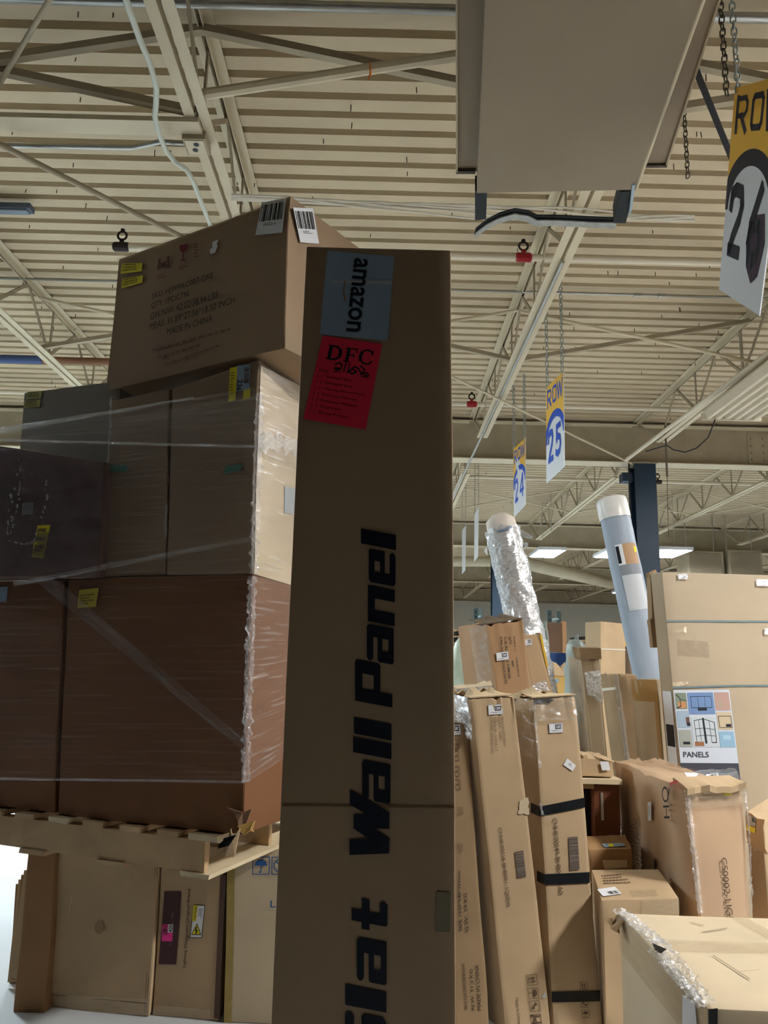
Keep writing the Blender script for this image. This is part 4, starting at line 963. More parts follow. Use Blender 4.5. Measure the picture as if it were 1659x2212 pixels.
# black film on the left carton
bw = thing('black_stretch_film', 'glossy black film sagging round the dark carton at the left edge', 'stretch film', d2.front.c[3])
dn = d2.front.n
def dq(u, v, o=0.02): return onplane(u, v, d2.front.o + dn * o, dn)
film_sheet(bw, 'film_sheet', SMOKE, [dq(-60, 960), dq(228, 1000), dq(212, 1245), dq(-60, 1245)], dn, 24, 24, 0.010, (5, 6), 11)
rg = random.Random(4)
for path in ([(42, 990), (40, 1050), (36, 1100), (24, 1160)], [(102, 1035), (98, 1075), (90, 1130), (72, 1170)], [(22, 1168), (50, 1176), (74, 1170)], [(28, 1050), (22, 1110), (14, 1160)]):
    for (u0, v0), (u1, v1) in zip(path, path[1:]):
        for k in range(4):
            t0 = (k + rg.uniform(0, 0.3)) / 4; t1 = t0 + rg.uniform(0.08, 0.2); ju = rg.uniform(-4, 4)
            a_ = dq(u0 + (u1 - u0) * t0 + ju, v0 + (v1 - v0) * t0, 0.045); b_ = dq(u0 + (u1 - u0) * t1 + ju + rg.uniform(-2, 2), v0 + (v1 - v0) * t1, 0.045)
            crumpled_strip(bw, 'shiny_crease', WRAP_EDGE, [a_, b_], rg.uniform(0.004, 0.012), dn.cross((b_ - a_).normalized()), n=8, k=2, wr=0.008, seed=k + int(u0))  # short pale strips painted in as glints on the film

# ================================================================== CARTONS UNDER THE PALLET
YF = 3.66
def standing(name, label, TLp, TRp, BRp, BLp, yl, yr, depth, m, ztop=None, **kw):
    q = [atY(*TLp, yl), atY(*TRp, yr), atY(*BRp, yr), atY(*BLp, yl)]
    q[2].z = q[3].z = kw.pop('zbase', 0.0)
    if ztop is not None: q[0].z = q[1].z = ztop
    return carton(name, label, q, depth, m, **kw)
zc_ = ZP - 0.004
c1 = standing('plain_carton', 'plain tan carton standing on the floor under the pallet, leftmost', (127, 1800), (349, 1800), (320, 2207), (100, 2195), 3.72, 3.64, (0.06, 0.75, 0), CARD, ztop=zc_, n=10, amp=0.010, seed=10, crumple=0.006, group='cartons under the pallet')
q = [atY(66, 1800, 3.70), atY(125, 1800, 3.70), atY(97, 2200, 3.66), atY(26, 2206, 3.66)]
q[0].z = q[1].z = zc_ - 0.02; q[2].z = q[3].z = 0
sd = carton('folded_carton', 'reddish carton side folded back beside the plain tan carton', q, (0.06, 0.5, 0), mat('cardboard_rust', '9A744E', 0.75, var=0.08), n=8, amp=0.010, seed=11, group='cartons under the pallet')
for i in range(4):
    q = [atY(52 - 6 * i, 1880 + 10 * i, 3.80 + .05 * i), atY(70, 1880 + 10 * i, 3.80 + .05 * i), atY(44, 2120, 3.80 + .05 * i), atY(20 - 2 * i + (i % 2) * 6, 2110 + 6 * i, 3.80 + .05 * i)]
    o = slab(None, 'cardboard_sheet', CARD_RED if i % 2 else CARD, q, 0.008)
    tag(o, 'flattened cardboard sheet at the left edge, %s of the four' % ('nearest', 'second nearest', 'third nearest', 'rearmost')[i], 'cardboard', 'flattened cardboard at the left edge')
tape(c1, c1.front, [(0.0, 0.92), (1, 0.9), (1, 1), (0, 1)]); seam(c1, c1.front, (0.02, 0.93), (0.98, 0.925), 0.004)
for s, x in ((1, 0.985), (2, 0.965)): seam(c1, c1.front, (x, 0.02), (x - 0.01, 0.98), 0.004)
shapes(c1.root, 'scratch', LINER, c1.front, [(148, 1930), (156, 1930), (154, 1972), (147, 1972)], stroke([(0.9, 0), (0.3, 1)], 0.2), off=0.004)
shapes(c1.root, 'scuff_mark', CARD_OLD, c1.front, [(205, 1985), (225, 1985), (225, 2015), (205, 2015)], [disc(0.5, 0.5, 0.5, 0.5)], off=0.0035)
c2 = standing('lighting_carton', 'lighting carton with maroon strip and pink sticker under the pallet', (352, 1800), (488, 1800), (472, 2203), (330, 2193), 3.66, 3.62, (0.05, 0.75, 0), CARD, ztop=zc_, n=8, amp=0.004, seed=12, group='cartons under the pallet')
f = c2.front
decal(c2.root, 'maroon_strip', MAROON, f, [(355, 1925), (393, 1925), (382, 2083), (343, 2083)])
lettering(c2.root, 'Lighting Designers Original Brand', mat('ink_umber', '55402E', 0.7), f, [(396, 2090), (406, 1920), (414, 1920), (404, 2090)], off=0.0038, bold=0.004)
lettering(c2.root, 'Designers life', mat('ink_rose', '8A6A68', 0.7), f, [(366, 2042), (371, 1968), (377, 1968), (372, 2042)], off=0.0042)
pk = decal(c2.root, 'pink_sticker', PINK, f, [(351, 1996), (374, 1995), (373, 2032), (350, 2032)], off=0.0045)
decal(pk, 'number_label', PAPER, f, [(364, 1995), (375, 1995), (374, 2013), (363, 2013)], off=0.0052)
lettering(pk, '420', INK, f, [(365, 2012), (366, 1996), (374, 1996), (373, 2012)], off=0.0058, bold=0.02)
shapes(pk, 'sticker_print', MAROON, f, [(353, 1998), (363, 1998), (362, 2018), (352, 2018)], barcode(14, 4, 0, 1, 0, 1, True), off=0.0052)
cl = decal(c2.root, 'caution_label', PAPER, f, [(420, 1953), (445, 1954), (438, 2025), (411, 2024)], off=0.004)
shapes(cl, 'caution_border', INK, f, [(420, 1953), (445, 1954), (438, 2025), (411, 2024)], frame_polys(0, 0, 1, 1, 0.05, 0.02), off=0.0046)
shapes(cl, 'caution_band', YELLOW, f, [(420, 1954), (429, 1954), (425, 1988), (416, 1988)], [rect(0, 0, 1, 1)], off=0.0048)
lettering(cl, 'CAUTION', INK, f, [(419, 1985), (423, 1956), (428, 1956), (424, 1985)], off=0.0054, bold=0.02)
shapes(cl, 'caution_text', INK, f, [(431, 1958), (442, 1958), (438, 1988), (427, 1988)], sub([[(y, x) for x, y in p] for p in lines(3, 3)], 0, 0, 1, 1), off=0.005)
shapes(cl, 'warning_triangle', INK, f, [(416, 1992), (438, 1992), (436, 2018), (414, 2018)], [[(0.5, 0), (0.0, 1), (1, 1)]], off=0.0048)
shapes(cl, 'warning_triangle_fill', YELLOW, f, [(416, 1992), (438, 1992), (436, 2018), (414, 2018)], [[(0.5, 0.13), (0.1, 0.93), (0.9, 0.93)]], off=0.0054)
shapes(cl, 'warning_sign', INK, f, [(416, 1992), (438, 1992), (436, 2018), (414, 2018)], stroke([(0.5, 0.35), (0.42, 0.6), (0.58, 0.62), (0.5, 0.85)], 0.12), off=0.006)
decal(c2.root, 'brown_tape', mat('brown_tape', '5E4638', 0.35), f, [(478, 1890), (490, 1890), (474, 2200), (463, 2200)], off=0.0035)
tape(c2, f, [(0, 0.94), (0.88, 0.94), (0.88, 1), (0, 1)])
c3 = standing('umbrella_mark_carton', 'tan carton with blue umbrella marks, half hidden by the tall carton', (494, 1800), (660, 1800), (650, 2206), (484, 2206), 3.61, 3.6, (0.05, 0.7, 0), CARD_PALE, ztop=zc_, n=8, amp=0.004, seed=13, group='cartons under the pallet')
f = c3.front
shapes(c3.root, 'keep_dry_mark', INK_BLUE, f, [(546, 1850), (583, 1850), (582, 1889), (545, 1889)], UMBRELLA, off=0.004)
shapes(c3.root, 'no_stacking_mark', INK_BLUE, f, [(587, 1850), (624, 1850), (623, 1889), (586, 1889)], frame_polys(0, 0, 1, 1, 0.05) + stroke([(0.5 + 0.36 * math.cos(a), 0.5 + 0.36 * math.sin(a)) for a in [i * math.pi / 10 for i in range(21)]], 0.06) + stroke([(0.25, 0.25), (0.75, 0.75)], 0.06), off=0.004)
lettering(c3.root, 'L', INK_BLUE, f, [(583, 1945), (594, 1945), (594, 1960), (583, 1960)], off=0.004, bold=0.01)
tape(c3, f, [(0, 0), (0.1, 0), (0.1, 1), (0, 1)], m=mat('tape_olive', 'A08A50', 0.35, var=0.1, vscale=20))
# ================================================================== LEANING CARTONS RIGHT OF THE TALL CARTON
def leaning(name, label, TL, TR, BR, BL, depth, m, zbase=0.0, **kw):
    """corners as (u, v, Y); the lower ones are carried on down to the floor"""
    a, b, c, d = atY(*TL), atY(*TR), atY(*BR), atY(*BL)
    c = floorward(b, c, zbase); d = floorward(a, d, zbase)
    return carton(name, label, [a, b, c, d], depth, m, **kw)
def numlabel(c, f, q, s, side_code=True):
    l = decal(c.root, 'number_label', PAPER, f, q, off=0.004)
    Q = Face(*f.quad(q)); Q.disp = f.disp
    shapes(l, 'label_border', PAPER_GREY, Q, [(0, 0), (1, 0), (1, 1), (0, 1)], frame_polys(0, 0, 1, 1, 0.03, 0.05), off=0.0046, px=False)
    shapes(l, 'number_field', INK_NAVY, Q, [(0.45, 0.16), (0.88, 0.16), (0.88, 0.62), (0.45, 0.62)], [rect(0, 0, 1, 1)], off=0.0046, px=False)
    lettering(l, s, PAPER, Q, [(0.5, 0.24), (0.84, 0.24), (0.84, 0.54), (0.5, 0.54)], off=0.0054, bold=0.03, px=False, name='number')
    lettering(l, 'CRAJ111', INK_FADED, Q, [(0.14, 0.72), (0.86, 0.72), (0.86, 0.86), (0.14, 0.86)], off=0.005, px=False, name='code_line')
def film_over(c, quads, m=None, nu=16, nv=16, wr=0.008, fr=(5, 8), seed=0):
    for i, (f, q) in enumerate(quads):
        film_sheet(c.root, 'film_wrap', m or SHRINK, [p + f.n * 0.006 for p in f.quad(q)], f.n, nu, nv, wr, fr, seed + i)
GRP = 'long cartons leaning in a row'
DV = (-0.11, 0.24, -0.02)
k7 = leaning('long_carton', 'long carton tagged 07, mostly hidden behind the tall carton', (945, 1560, 4.06), (1009, 1556, 4.06), (1057, 2210, 3.62), (975, 2210, 3.62), (-0.14, 0.24, 0), CARD_OLD, n=10, amp=0.005, seed=20, group=GRP, crumple=0.008)
f = k7.front
numlabel(k7, f, [(965, 1568), (994, 1565), (996, 1588), (966, 1590)], '1207')
for i, v in enumerate((1597, 1622, 1655, 1683)):
    shapes(k7.root, 'handling_mark', INK_FADED, f, [(980, v), (990 + i, v), (992 + i, v + 22), (982, v + 22)], frame_polys(0, 0, 1, 1, 0.1, 0.06) + stroke([(0.3, 0.5), (0.7, 0.5)], 0.1), off=0.004)
for v in (1740, 1820):
    shapes(k7.root, 'small_print', INK_FADED, f, [(985, v), (1002, v), (1004, v + 26), (987, v + 26)], [[(y, x) for x, y in p] for p in lines(4, v)], off=0.004)
lettering(k7.root, 'SIZE 1520*640*165mm', INK, f, [(992, 2012), (989, 1882), (995, 1882), (999, 2012)], off=0.004, bold=0.006)
lettering(k7.root, 'G.W.: 59 KG', INK, f, [(1005, 2012), (1003, 1930), (1010, 1930), (1013, 2012)], off=0.004, bold=0.006)
lettering(k7.root, 'SKU:JS28038450H', INK_FADED, f, [(1003, 2182), (997, 2082), (1005, 2082), (1011, 2182)], off=0.004, bold=0.006)
lettering(k7.root, 'N.W. 51.2 KG', INK, f, [(1018, 2182), (1013, 2094), (1019, 2094), (1025, 2182)], off=0.004, bold=0.006)
lettering(k7.root, 'MADE IN CHINA', INK, f, [(1031, 2182), (1025, 2084), (1032, 2084), (1039, 2182)], off=0.004, bold=0.006)
film_over(k7, [(k7.front, [(975, 1530), (1010, 1548), (1012, 1568), (975, 1560)])], wr=0.014, seed=40)
k5 = leaning('long_carton', 'long carton tagged 1205 printed CHHK00018, second from the tall carton', (1018, 1510, 4.05), (1111, 1504, 4.05), (1190, 2210, 3.6), (1091, 2210, 3.6), (-0.13, 0.28, -0.01), CARD, n=12, amp=0.006, seed=21, group=GRP, crumple=0.01)
f = k5.front
numlabel(k5, f, [(1054, 1523), (1086, 1521), (1087, 1543), (1055, 1545)], '1205')
for i, s in enumerate(('Factory ID: CHHK00018', 'QTY: 1PC', 'GW/N.W.  17.4/16.1 0', 'CTN SIZE: 150x26.5x17cm')):
    u = 1085 - 8 * i
    lettering(k5.root, s, INK_FADED, f, [(u + 3, 1550), (u + 9 - i, 1612 - (18 if i == 1 else 0) + 5 * i), (u + 4 - i, 1612 - (18 if i == 1 else 0) + 5 * i), (u - 2, 1550)], off=0.004)
lettering(k5.root, 'CHHK00018-BHB001-1Q0D0', INK_FADED, f, [(1084, 1787), (1102, 1958), (1093, 1960), (1075, 1788)], off=0.004, bold=0.004)
shapes(k5.root, 'barcode', mat('ink_grey_brown', '5A4E44', 0.7), f, [(1111, 1840), (1130, 1837), (1136, 1895), (1117, 1897)], [rect(0, 0, 1, 1)][:0] + barcode(40, 5, 0, 1, 0, 1, True), off=0.0042)
shapes(k5.root, 'barcode_ground', mat('print_taupe', '7E7268', 0.7), f, [(1112, 1840), (1130, 1837), (1136, 1895), (1118, 1897)], [rect(0, 0, 1, 1)], off=0.0036)
for i, (g_, v) in enumerate(((ARROWS, 2104), (UMBRELLA, 2133), (KEEPDRY, 2161), (CARRY + frame_polys(0, 0, 1, 1, .05), 2190))):
    shapes(k5.root, 'handling_mark', INK_FADED, f, [(1159 + 3 * i, v), (1162 + 3 * i, v + 23), (1140 + 3 * i, v + 25), (1136 + 3 * i, v + 2)], g_, off=0.004)
lettering(k5.root, 'Made in China', INK_FADED, f, [(1120, 2155), (1126, 2212), (1120, 2213), (1114, 2156)], off=0.004)
decal(k5.root, 'tape_end', PAPER_GREY, f, [(1177, 2143), (1180, 2155), (1170, 2156), (1170, 2155)], off=0.004)
decal(k5.root, 'torn_patch', CARD_PALE, f, [(1122, 1730), (1140, 1722), (1143, 1758), (1119, 1757)], off=0.004, ragged=0.004)
flap(k5, 'crushed_flap', k5.front.c[0] + Vector((0, 0, 0.004)), k5.front.c[1] + Vector((0, 0, 0.004)), (-0.05, 0.13, 0.012), LINER, curl=0.02)
flap(k5, 'crushed_flap', k5.back.c[1] + Vector((0, 0, 0.01)), k5.back.c[0] + Vector((0, 0, 0.01)), (0.05, -0.13, 0.02), LINER, curl=0.025)
film_over(k5, [(k5.left, [(986, 1500), (1016, 1508), (1028, 1600), (1000, 1590)])], wr=0.012, seed=43)
k3 = leaning('long_carton', 'film-wrapped long carton tagged 1203 with three black tape bands', (1151, 1510, 4.06), (1244, 1504, 4.06), (1301, 2206, 3.6), (1197, 2210, 3.6), [(-0.14, 0.28, -0.01), (-0.14, 0.28, -0.01), (-0.10, 0.28, 0), (-0.10, 0.28, 0)], CARD, n=12, amp=0.006, seed=22, group=GRP, crumple=0.012)
f = k3.front
numlabel(k3, f, [(1185, 1563), (1215, 1561), (1216, 1582), (1186, 1584)], '1203')
lettering(k3.root, 'CHHK00049-BHB017-1A0', INK_FADED, f, [(1202, 1766), (1216, 1930), (1206, 1931), (1192, 1767)], off=0.004, bold=0.004)
shapes(k3.root, 'barcode_ground', mat('print_taupe', '7E7268', 0.7), f, [(1227, 1808), (1247, 1807), (1252, 1877), (1231, 1879)], [rect(0, 0, 1, 1)], off=0.0036)
shapes(k3.root, 'barcode', mat('ink_grey_brown', '5A4E44', 0.7), f, [(1227, 1808), (1247, 1807), (1252, 1877), (1231, 1879)], barcode(44, 6, 0, 1, 0, 1, True), off=0.0044)
sl_ = decal(k3.root, 'paper_slip', PAPER, f, [(1224, 1638), (1243, 1654), (1235, 1666), (1215, 1652)], off=0.005)
shapes(sl_, 'slip_print', INK_FADED, f, [(1226, 1642), (1240, 1653), (1235, 1662), (1220, 1652)], lines(3, 3, 0.3, 0.9, 0.2, 0.8), off=0.0058)
for v0, v1, lft in ((1733, 1754, 8), (1883, 1906, 4), (2140, 2163, 2)):
    s_ = (v0 - 1510) / 700; ul = 1151 + 46 * s_; ur = 1244 + 57 * s_
    decal(k3.root, 'black_tape', BLACK_TAPE, f, [(ul, v0 + lft), (ur, v0 - (10 if v0 < 1800 else 0)), (ur, v1 - (10 if v0 < 1800 else 0)), (ul, v1 + lft)], off=0.0045, n=6)
    l_ = k3.left; a = l_.px(ul, v0 + lft); 
    decal(k3.root, 'black_tape', BLACK_TAPE, l_, [(ul - 18 * (1 - s_) - 6, v0 + lft - 8), (ul, v0 + lft), (ul, v1 + lft), (ul - 18 * (1 - s_) - 6, v1 + lft - 8)], off=0.0045, n=4)
for i, v in enumerate((2122, 2160, 2182)):
    shapes(k3.root, 'handling_mark', INK_FADED, f, [(1252 + 2 * i, v), (1268 + 2 * i, v - 1), (1269 + 2 * i, v + 16), (1253 + 2 * i, v + 17)], (ARROWS, KEEPDRY, UMBRELLA)[i], off=0.004)
flap(k3, 'crushed_flap', k3.front.c[0] + Vector((0, 0, 0.004)), k3.front.c[1] + Vector((0, 0, 0.004)), (-0.06, 0.14, 0.015), LINER, curl=0.02)
flap(k3, 'crushed_flap', k3.back.c[1] + Vector((0, 0, 0.012)), k3.back.c[0] + Vector((0, 0, 0.012)), (0.06, -0.14, 0.02), LINER, curl=0.025)
decal(k3.root, 'torn_hole', BLACK, f, [(1152, 1511), (1196, 1512), (1190, 1517), (1155, 1519)], off=0.004, ragged=0.004)
film_over(k3, [(k3.front, [(1152, 1512), (1243, 1506), (1247, 1556), (1156, 1560)]), (k3.left, [(1115, 1505), (1150, 1512), (1160, 1640), (1130, 1630)])], m=WRAP_BAND, wr=0.012, fr=(6, 5), seed=46)
for i, pts in enumerate(([(1152, 1520), (1158, 1600), (1164, 1660)], [(1164, 1735), (1170, 1760), (1200, 1768)], [(1126, 1545), (1140, 1562), (1152, 1568)], [(1128, 1592), (1142, 1600), (1154, 1604)])):
    crumpled_strip(k3.root, 'film_crease', WRAP_EDGE, [f.put(f.px(*p), 0.02) for p in pts], 0.012, (1, 0, 0.1), n=24, k=3, wr=0.008, seed=60 + i)
# behind them
k4 = leaning('long_carton', 'tilted carton tagged 1204 with vertical factory print', (1053, 1350, 5.05), (1129, 1338, 5.05), (1146, 1490, 4.95), (1072, 1490, 4.95), (-0.16, 0.33, 0.0), mat('cardboard_1204', 'AE8A66', 0.75, var=0.08, vscale=3), n=10, amp=0.006, seed=23, group=GRP, crumple=0.012)
f = k4.front
numlabel(k4, f, [(1071, 1410), (1097, 1407), (1099, 1425), (1073, 1428)], '1204')
for i, (s, v1) in enumerate((('Factory ID     CHHK00016', 1462), ('QTY              1PC', 1440), ('G.W./N.W.  53.2/48KGS', 1466), ('CTN SIZE  204X55X22CM', 1476))):
    u = 1108 - 9.5 * i; sl = (v1 - 1374) * 0.115
    lettering(k4.root, s, INK, f, [(u + 4, 1374), (u + 4 + sl, v1), (u - 1 + sl, v1 + 1), (u - 1, 1375)], off=0.003, bold=0.004)
flap(k4, 'crushed_flap', k4.front.c[0] + Vector((0, 0, 0.004)), k4.front.c[1] + Vector((0, 0, 0.004)), (-0.09, 0.2, 0.02), mat('board_dark', '6A5A48', 0.8), curl=0.02)
film_over(k4, [(k4.left, [(1016, 1352), (1052, 1350), (1070, 1488), (1036, 1475)])], m=WRAP_BAND, wr=0.01, seed=50)
k2_ = leaning('long_carton', 'narrow carton tagged 1202 tucked behind the 1204 carton', (1128, 1372, 5.35), (1160, 1369, 5.35), (1193, 1492, 5.35), (1150, 1492, 5.35), (-0.02, 0.12, 0.0), CARD, n=8, amp=0.004, seed=24, group=GRP)
numlabel(k2_, k2_.front, [(1133, 1381), (1149, 1379), (1150, 1393), (1135, 1395)], '1202')
film_over(k2_, [(k2_.front, [(1148, 1478), (1178, 1470), (1186, 1492), (1150, 1494)])], m=SHRINK, seed=52)
ey = leaning('edge_board', 'thin brown board with a yellow edge right of the 1202 carton', (1160, 1372, 5.5), (1168, 1366, 5.5), (1192, 1488, 5.5), (1180, 1490, 5.5), (-0.01, 0.1, 0), CARD_OLD, n=4, amp=0.002, seed=25, cat='board', body='board_core')
shapes(ey.root, 'yellow_edge', mat('yellow_edge_paint', 'D8B23A', 0.6), ey.front, [(1166, 1372), (1170, 1370), (1184, 1440), (1180, 1441)], [rect(0, 0, 1, 1)], off=0.004)
# small stubs in front of 1204, left
st = leaning('long_carton', 'film-capped short carton between the tall carton and the 1205 carton', (985, 1486, 4.6), (1066, 1478, 4.6), (1068, 1520, 4.6), (985, 1525, 4.6), (-0.05, 0.24, 0.0), CARD_PALE, n=6, amp=0.006, seed=26, group=GRP, crumple=0.02)
film_over(st, [(st.front, [(986, 1488), (1066, 1480), (1068, 1500), (986, 1506)])], m=SHRINK, wr=0.015, seed=54)

# ---------------- rolls
def roll(name, label, top, low, r, m, wr=0.006, freq=5, rings=60, seg=28, part='roll_sleeve', squash=0.05, seed=0, bulges=()):
    a = atY(*top); b = floorward(a, atY(*low)); d = (b - a).normalized()
    t = thing(name, label, 'roll', b)
    ref = d.cross(Vector((0, 1, 0))).normalized(); q = d.cross(ref); vs = []; fs = []; uv = []
    for i in range(rings + 1):
        s = i / rings; p = a.lerp(b, s)
        for j in range(seg):
            th = 2 * math.pi * j / seg
            n_ = ref * math.cos(th) + q * math.sin(th)
            h = noise.noise(Vector((math.cos(th) * freq * .5, math.sin(th) * freq * .5, s * freq * 9 + seed))) * wr + noise.noise(Vector((math.cos(th) * freq * 1.6, math.sin(th) * freq * 1.6, s * freq * 30 + seed))) * wr * 0.6
            rr = r * (1 - (0.5 if i == 0 else 0.06 if i == 1 else 0)) + h
            for bs, bw, bh in bulges: rr += bh * math.exp(-((s - bs) / bw) ** 2) * max(0, math.cos(th - math.pi))
            vs.append(p + n_ * rr); uv.append((j / seg * 2, s * 5))
    for i in range(rings):
        for j in range(seg): fs.append((i * seg + j, i * seg + (j + 1) % seg, (i + 1) * seg + (j + 1) % seg, (i + 1) * seg + j))
    fs.append(tuple(range(seg))[::-1]); fs.append(tuple(rings * seg + j for j in range(seg)))
    body = mesh(part, vs, fs, m, t, smooth=True, uvs=uv)
    return t, a, b, ref, q, d
t, a, b, ref, q_, d = roll('wrapped_roll', 'pale roll under crinkled clear plastic leaning behind the 1204 carton', (1077, 1112, 6.0), (1160, 1470, 5.9), 0.117, RUGPALE, 0.006, 4, part='roll_core', seed=2, bulges=((0.3, 0.03, 0.03),))
vs = []; fs = []; uv = []; SEG, RG = 40, 90
for i in range(RG + 1):
    s = 0.045 + 0.75 * i / RG
    p = a.lerp(b, s)
    for j in range(SEG):
        th = 2 * math.pi * j / SEG
        h = 0.134 + noise.noise(Vector((math.cos(th) * 3, math.sin(th) * 3, s * 30))) * 0.016 + noise.noise(Vector((math.cos(th) * 9, math.sin(th) * 9, s * 90))) * 0.010
        if i == 0: h += 0.004 + 0.02 * noise.noise(Vector((th * 3, 0, 0)))
        h += 0.03 * math.exp(-((s - 0.33) / 0.025) ** 2) * max(0, math.cos(th - math.pi))
        vs.append(p + (ref * math.cos(th) + q_ * math.sin(th)) * h + Vector((0, 0, 0.03 * noise.noise(Vector((th * 2, 1, 1))) if i == 0 else 0))); uv.append((j / SEG * 3, s * 9))
for i in range(RG):
    for j in range(SEG): fs.append((i * SEG + j, i * SEG + (j + 1) % SEG, (i + 1) * SEG + (j + 1) % SEG, (i + 1) * SEG + j))
mesh('crinkled_sleeve', vs, fs, SHRINK, t, smooth=True, uvs=uv)
for i, (u0, v0, u1, v1) in enumerate(((1125, 1152, 1150, 1162), (1052, 1192, 1046, 1188), (1132, 1180, 1140, 1176))):
    p0 = atY(u0, v0, 5.9); p1 = atY(u1, v1, 5.84)
    film_sheet(t, 'loose_film', SHRINK, [p0 + Vector((0, 0, 0.03)), p1 + Vector((0, 0, 0.012)), p1 - Vector((0, 0, 0.015)), p0 - Vector((0, 0, 0.03))], (0, -1, 0), 6, 4, 0.012, (3, 3), 70 + i)
MB().tube([a + d * 0.16 + Vector((-0.06, -0.11, 0.0)), a + d * 0.17 + Vector((0.0, -0.135, 0.02)), a + d * 0.15 + Vector((0.05, -0.12, 0.03))], 0.012, 6).build('knot', mat('film_blue_grey', '7E8CA4', 0.4), t, True)
t, a, b, ref, q_, d = roll('rolled_rug', 'grey sleeved roll with white cap leaning before the navy column', (1320, 1079, 6.75), (1400, 1450, 6.6), 0.131, GREYROLL, 0.003, 3, part='roll_sleeve', seed=9)
vs = []; fs = []; SEG = 28
for i, (s, rr) in enumerate(((-0.006, 0.05), (-0.004, 0.1), (0.0, 0.128), (0.01, 0.137), (0.05, 0.138), (0.062, 0.136))):
    p = a + d * (s * (b - a).length * 1.0)
    for j in range(SEG):
        th = 2 * math.pi * j / SEG; h = rr + 0.004 * noise.noise(Vector((math.cos(th) * 6, math.sin(th) * 6, i * 0.4)))
        vs.append(p + (ref * math.cos(th) + q_ * math.sin(th)) * h)
for i in range(5):
    for j in range(SEG): fs.append((i * SEG + j, i * SEG + (j + 1) % SEG, (i + 1) * SEG + (j + 1) % SEG, (i + 1) * SEG + j))
fs.append(tuple(range(SEG))[::-1])
mesh('white_cap', vs, fs, WHITEBAG, t, smooth=True)
def on_roll(nm, m, s0, s1, a0, a1, off, nn=8):
    vs = []; fs = []; L = (b - a).length
    for i in range(nn + 1):
        for j in range(nn + 1):
            s = s0 + (s1 - s0) * i / nn; th = math.radians(a0 + (a1 - a0) * j / nn)
            vs.append(a + d * (s * L) + (ref * math.cos(th) + q_ * math.sin(th)) * (0.131 + off))
    for i in range(nn):
        for j in range(nn):
            k = i * (nn + 1) + j; fs.append((k, k + 1, k + nn + 2, k + nn + 1))
    return mesh(nm, vs, fs, m, t)
# find which way the roll faces the camera
best = max(range(0, 360, 5), key=lambda A: (ref * math.cos(math.radians(A)) + q_ * math.sin(math.radians(A))).dot((CAMP - a).normalized()))
sg = 1 if (ref * math.cos(math.radians(best + 20)) + q_ * math.sin(math.radians(best + 20))).x > (ref * math.cos(math.radians(best)) + q_ * math.sin(math.radians(best))).x else -1
A = lambda x: best + sg * x
on_roll('brown_label', mat('label_kraft', 'B89470', 0.6), 0.145, 0.205, A(5), A(62), 0.004)
on_roll('number_label', PAPER, 0.145, 0.205, A(-22), A(5), 0.0045)
on_roll('label_print', INK_NAVY, 0.15, 0.2, A(-20), A(-8), 0.0055)
on_roll('yellow_sticker', YELLOW, 0.155, 0.172, A(48), A(62), 0.0055)
on_roll('grey_label', mat('label_slate', '8A8F96', 0.5), 0.205, 0.235, A(-20), A(60), 0.004)
on_roll('white_label', mat('label_pale', 'C9CDD2', 0.6), 0.235, 0.335, A(-18), A(60), 0.004)
# ---------------- tall narrow cartons further back
def cornerbox(name, label, L, Mi, Rr, Lb, Mb, Rb, yl, ym, yr, m, zbase=0.0, **kw):
    """two faces seen: left face L..Mi, right face Mi..Rr (pixel corners top and bottom)"""
    pL, pM, pR = atY(*L, yl), atY(*Mi, ym), atY(*Rr, yr)
    zt_ = (pL.z + pM.z + pR.z) / 3; pL.z = pM.z = pR.z = zt_
    dM = floorward(pM, atY(*Mb, ym - 0.03), zbase); sh = dM - pM
    c = carton(name, label, [pM, pR, pR + sh, dM], pL - pM, m, **kw)
    return c
GRP2 = 'narrow cartons standing behind the sofa carton'
n1 = cornerbox('narrow_carton', 'narrow film-covered carton with a folded hood, left of the two brown ones', (1227, 1418), (1258, 1427), (1294, 1424), (1252, 1645), (1275, 1643), (1310, 1650), 5.95, 5.7, 5.8, CARD_PALE, n=10, amp=0.006, seed=30, crumple=0.015, group=GRP2)
film_over(n1, [(n1.right if False else n1.front, [(1260, 1452), (1294, 1448), (1300, 1520), (1266, 1500)]), ], m=SHRINK, wr=0.008, seed=80)
film_over(n1, [(n1.left, [(1228, 1420), (1257, 1428), (1274, 1640), (1252, 1640)])], m=WRAP_BAND, wr=0.006, seed=81)
p0, p1 = n1.front.c[0], n1.front.c[1]
MB().hexa([p0 + Vector((-0.02, -0.03, -0.01)), p1 + Vector((0.01, -0.03, 0)), p1 + Vector((0, 0.1, 0)), p0 + Vector((-0.03, 0.1, 0)), p0 + Vector((-0.03, -0.025, 0.075)), p1 + Vector((0.01, -0.025, 0.08)), p1 + Vector((0.0, 0.1, 0.09)), p0 + Vector((-0.05, 0.1, 0.085))]).build('folded_hood', CARD_OLD, n1.root)
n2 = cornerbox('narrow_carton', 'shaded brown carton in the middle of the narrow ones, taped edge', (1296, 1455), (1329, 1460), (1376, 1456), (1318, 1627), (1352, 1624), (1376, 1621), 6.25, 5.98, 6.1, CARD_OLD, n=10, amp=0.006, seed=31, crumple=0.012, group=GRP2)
tape(n2, n2.left, [(1330 - 30, 1487), (1332, 1484), (1333, 1490), (1302, 1493)], m=mat('strap_white', 'D6CFC0', 0.4), px=True, off=0.005, name='strap')
crumpled_strip(n2.root, 'edge_tape', WRAP_EDGE, [n2.front.c[0] + Vector((0, -.01, 0)), n2.front.c[3] + Vector((0, -.01, 0))], 0.05, (1, 0.4, 0), n=40, k=3, wr=0.01, seed=83)
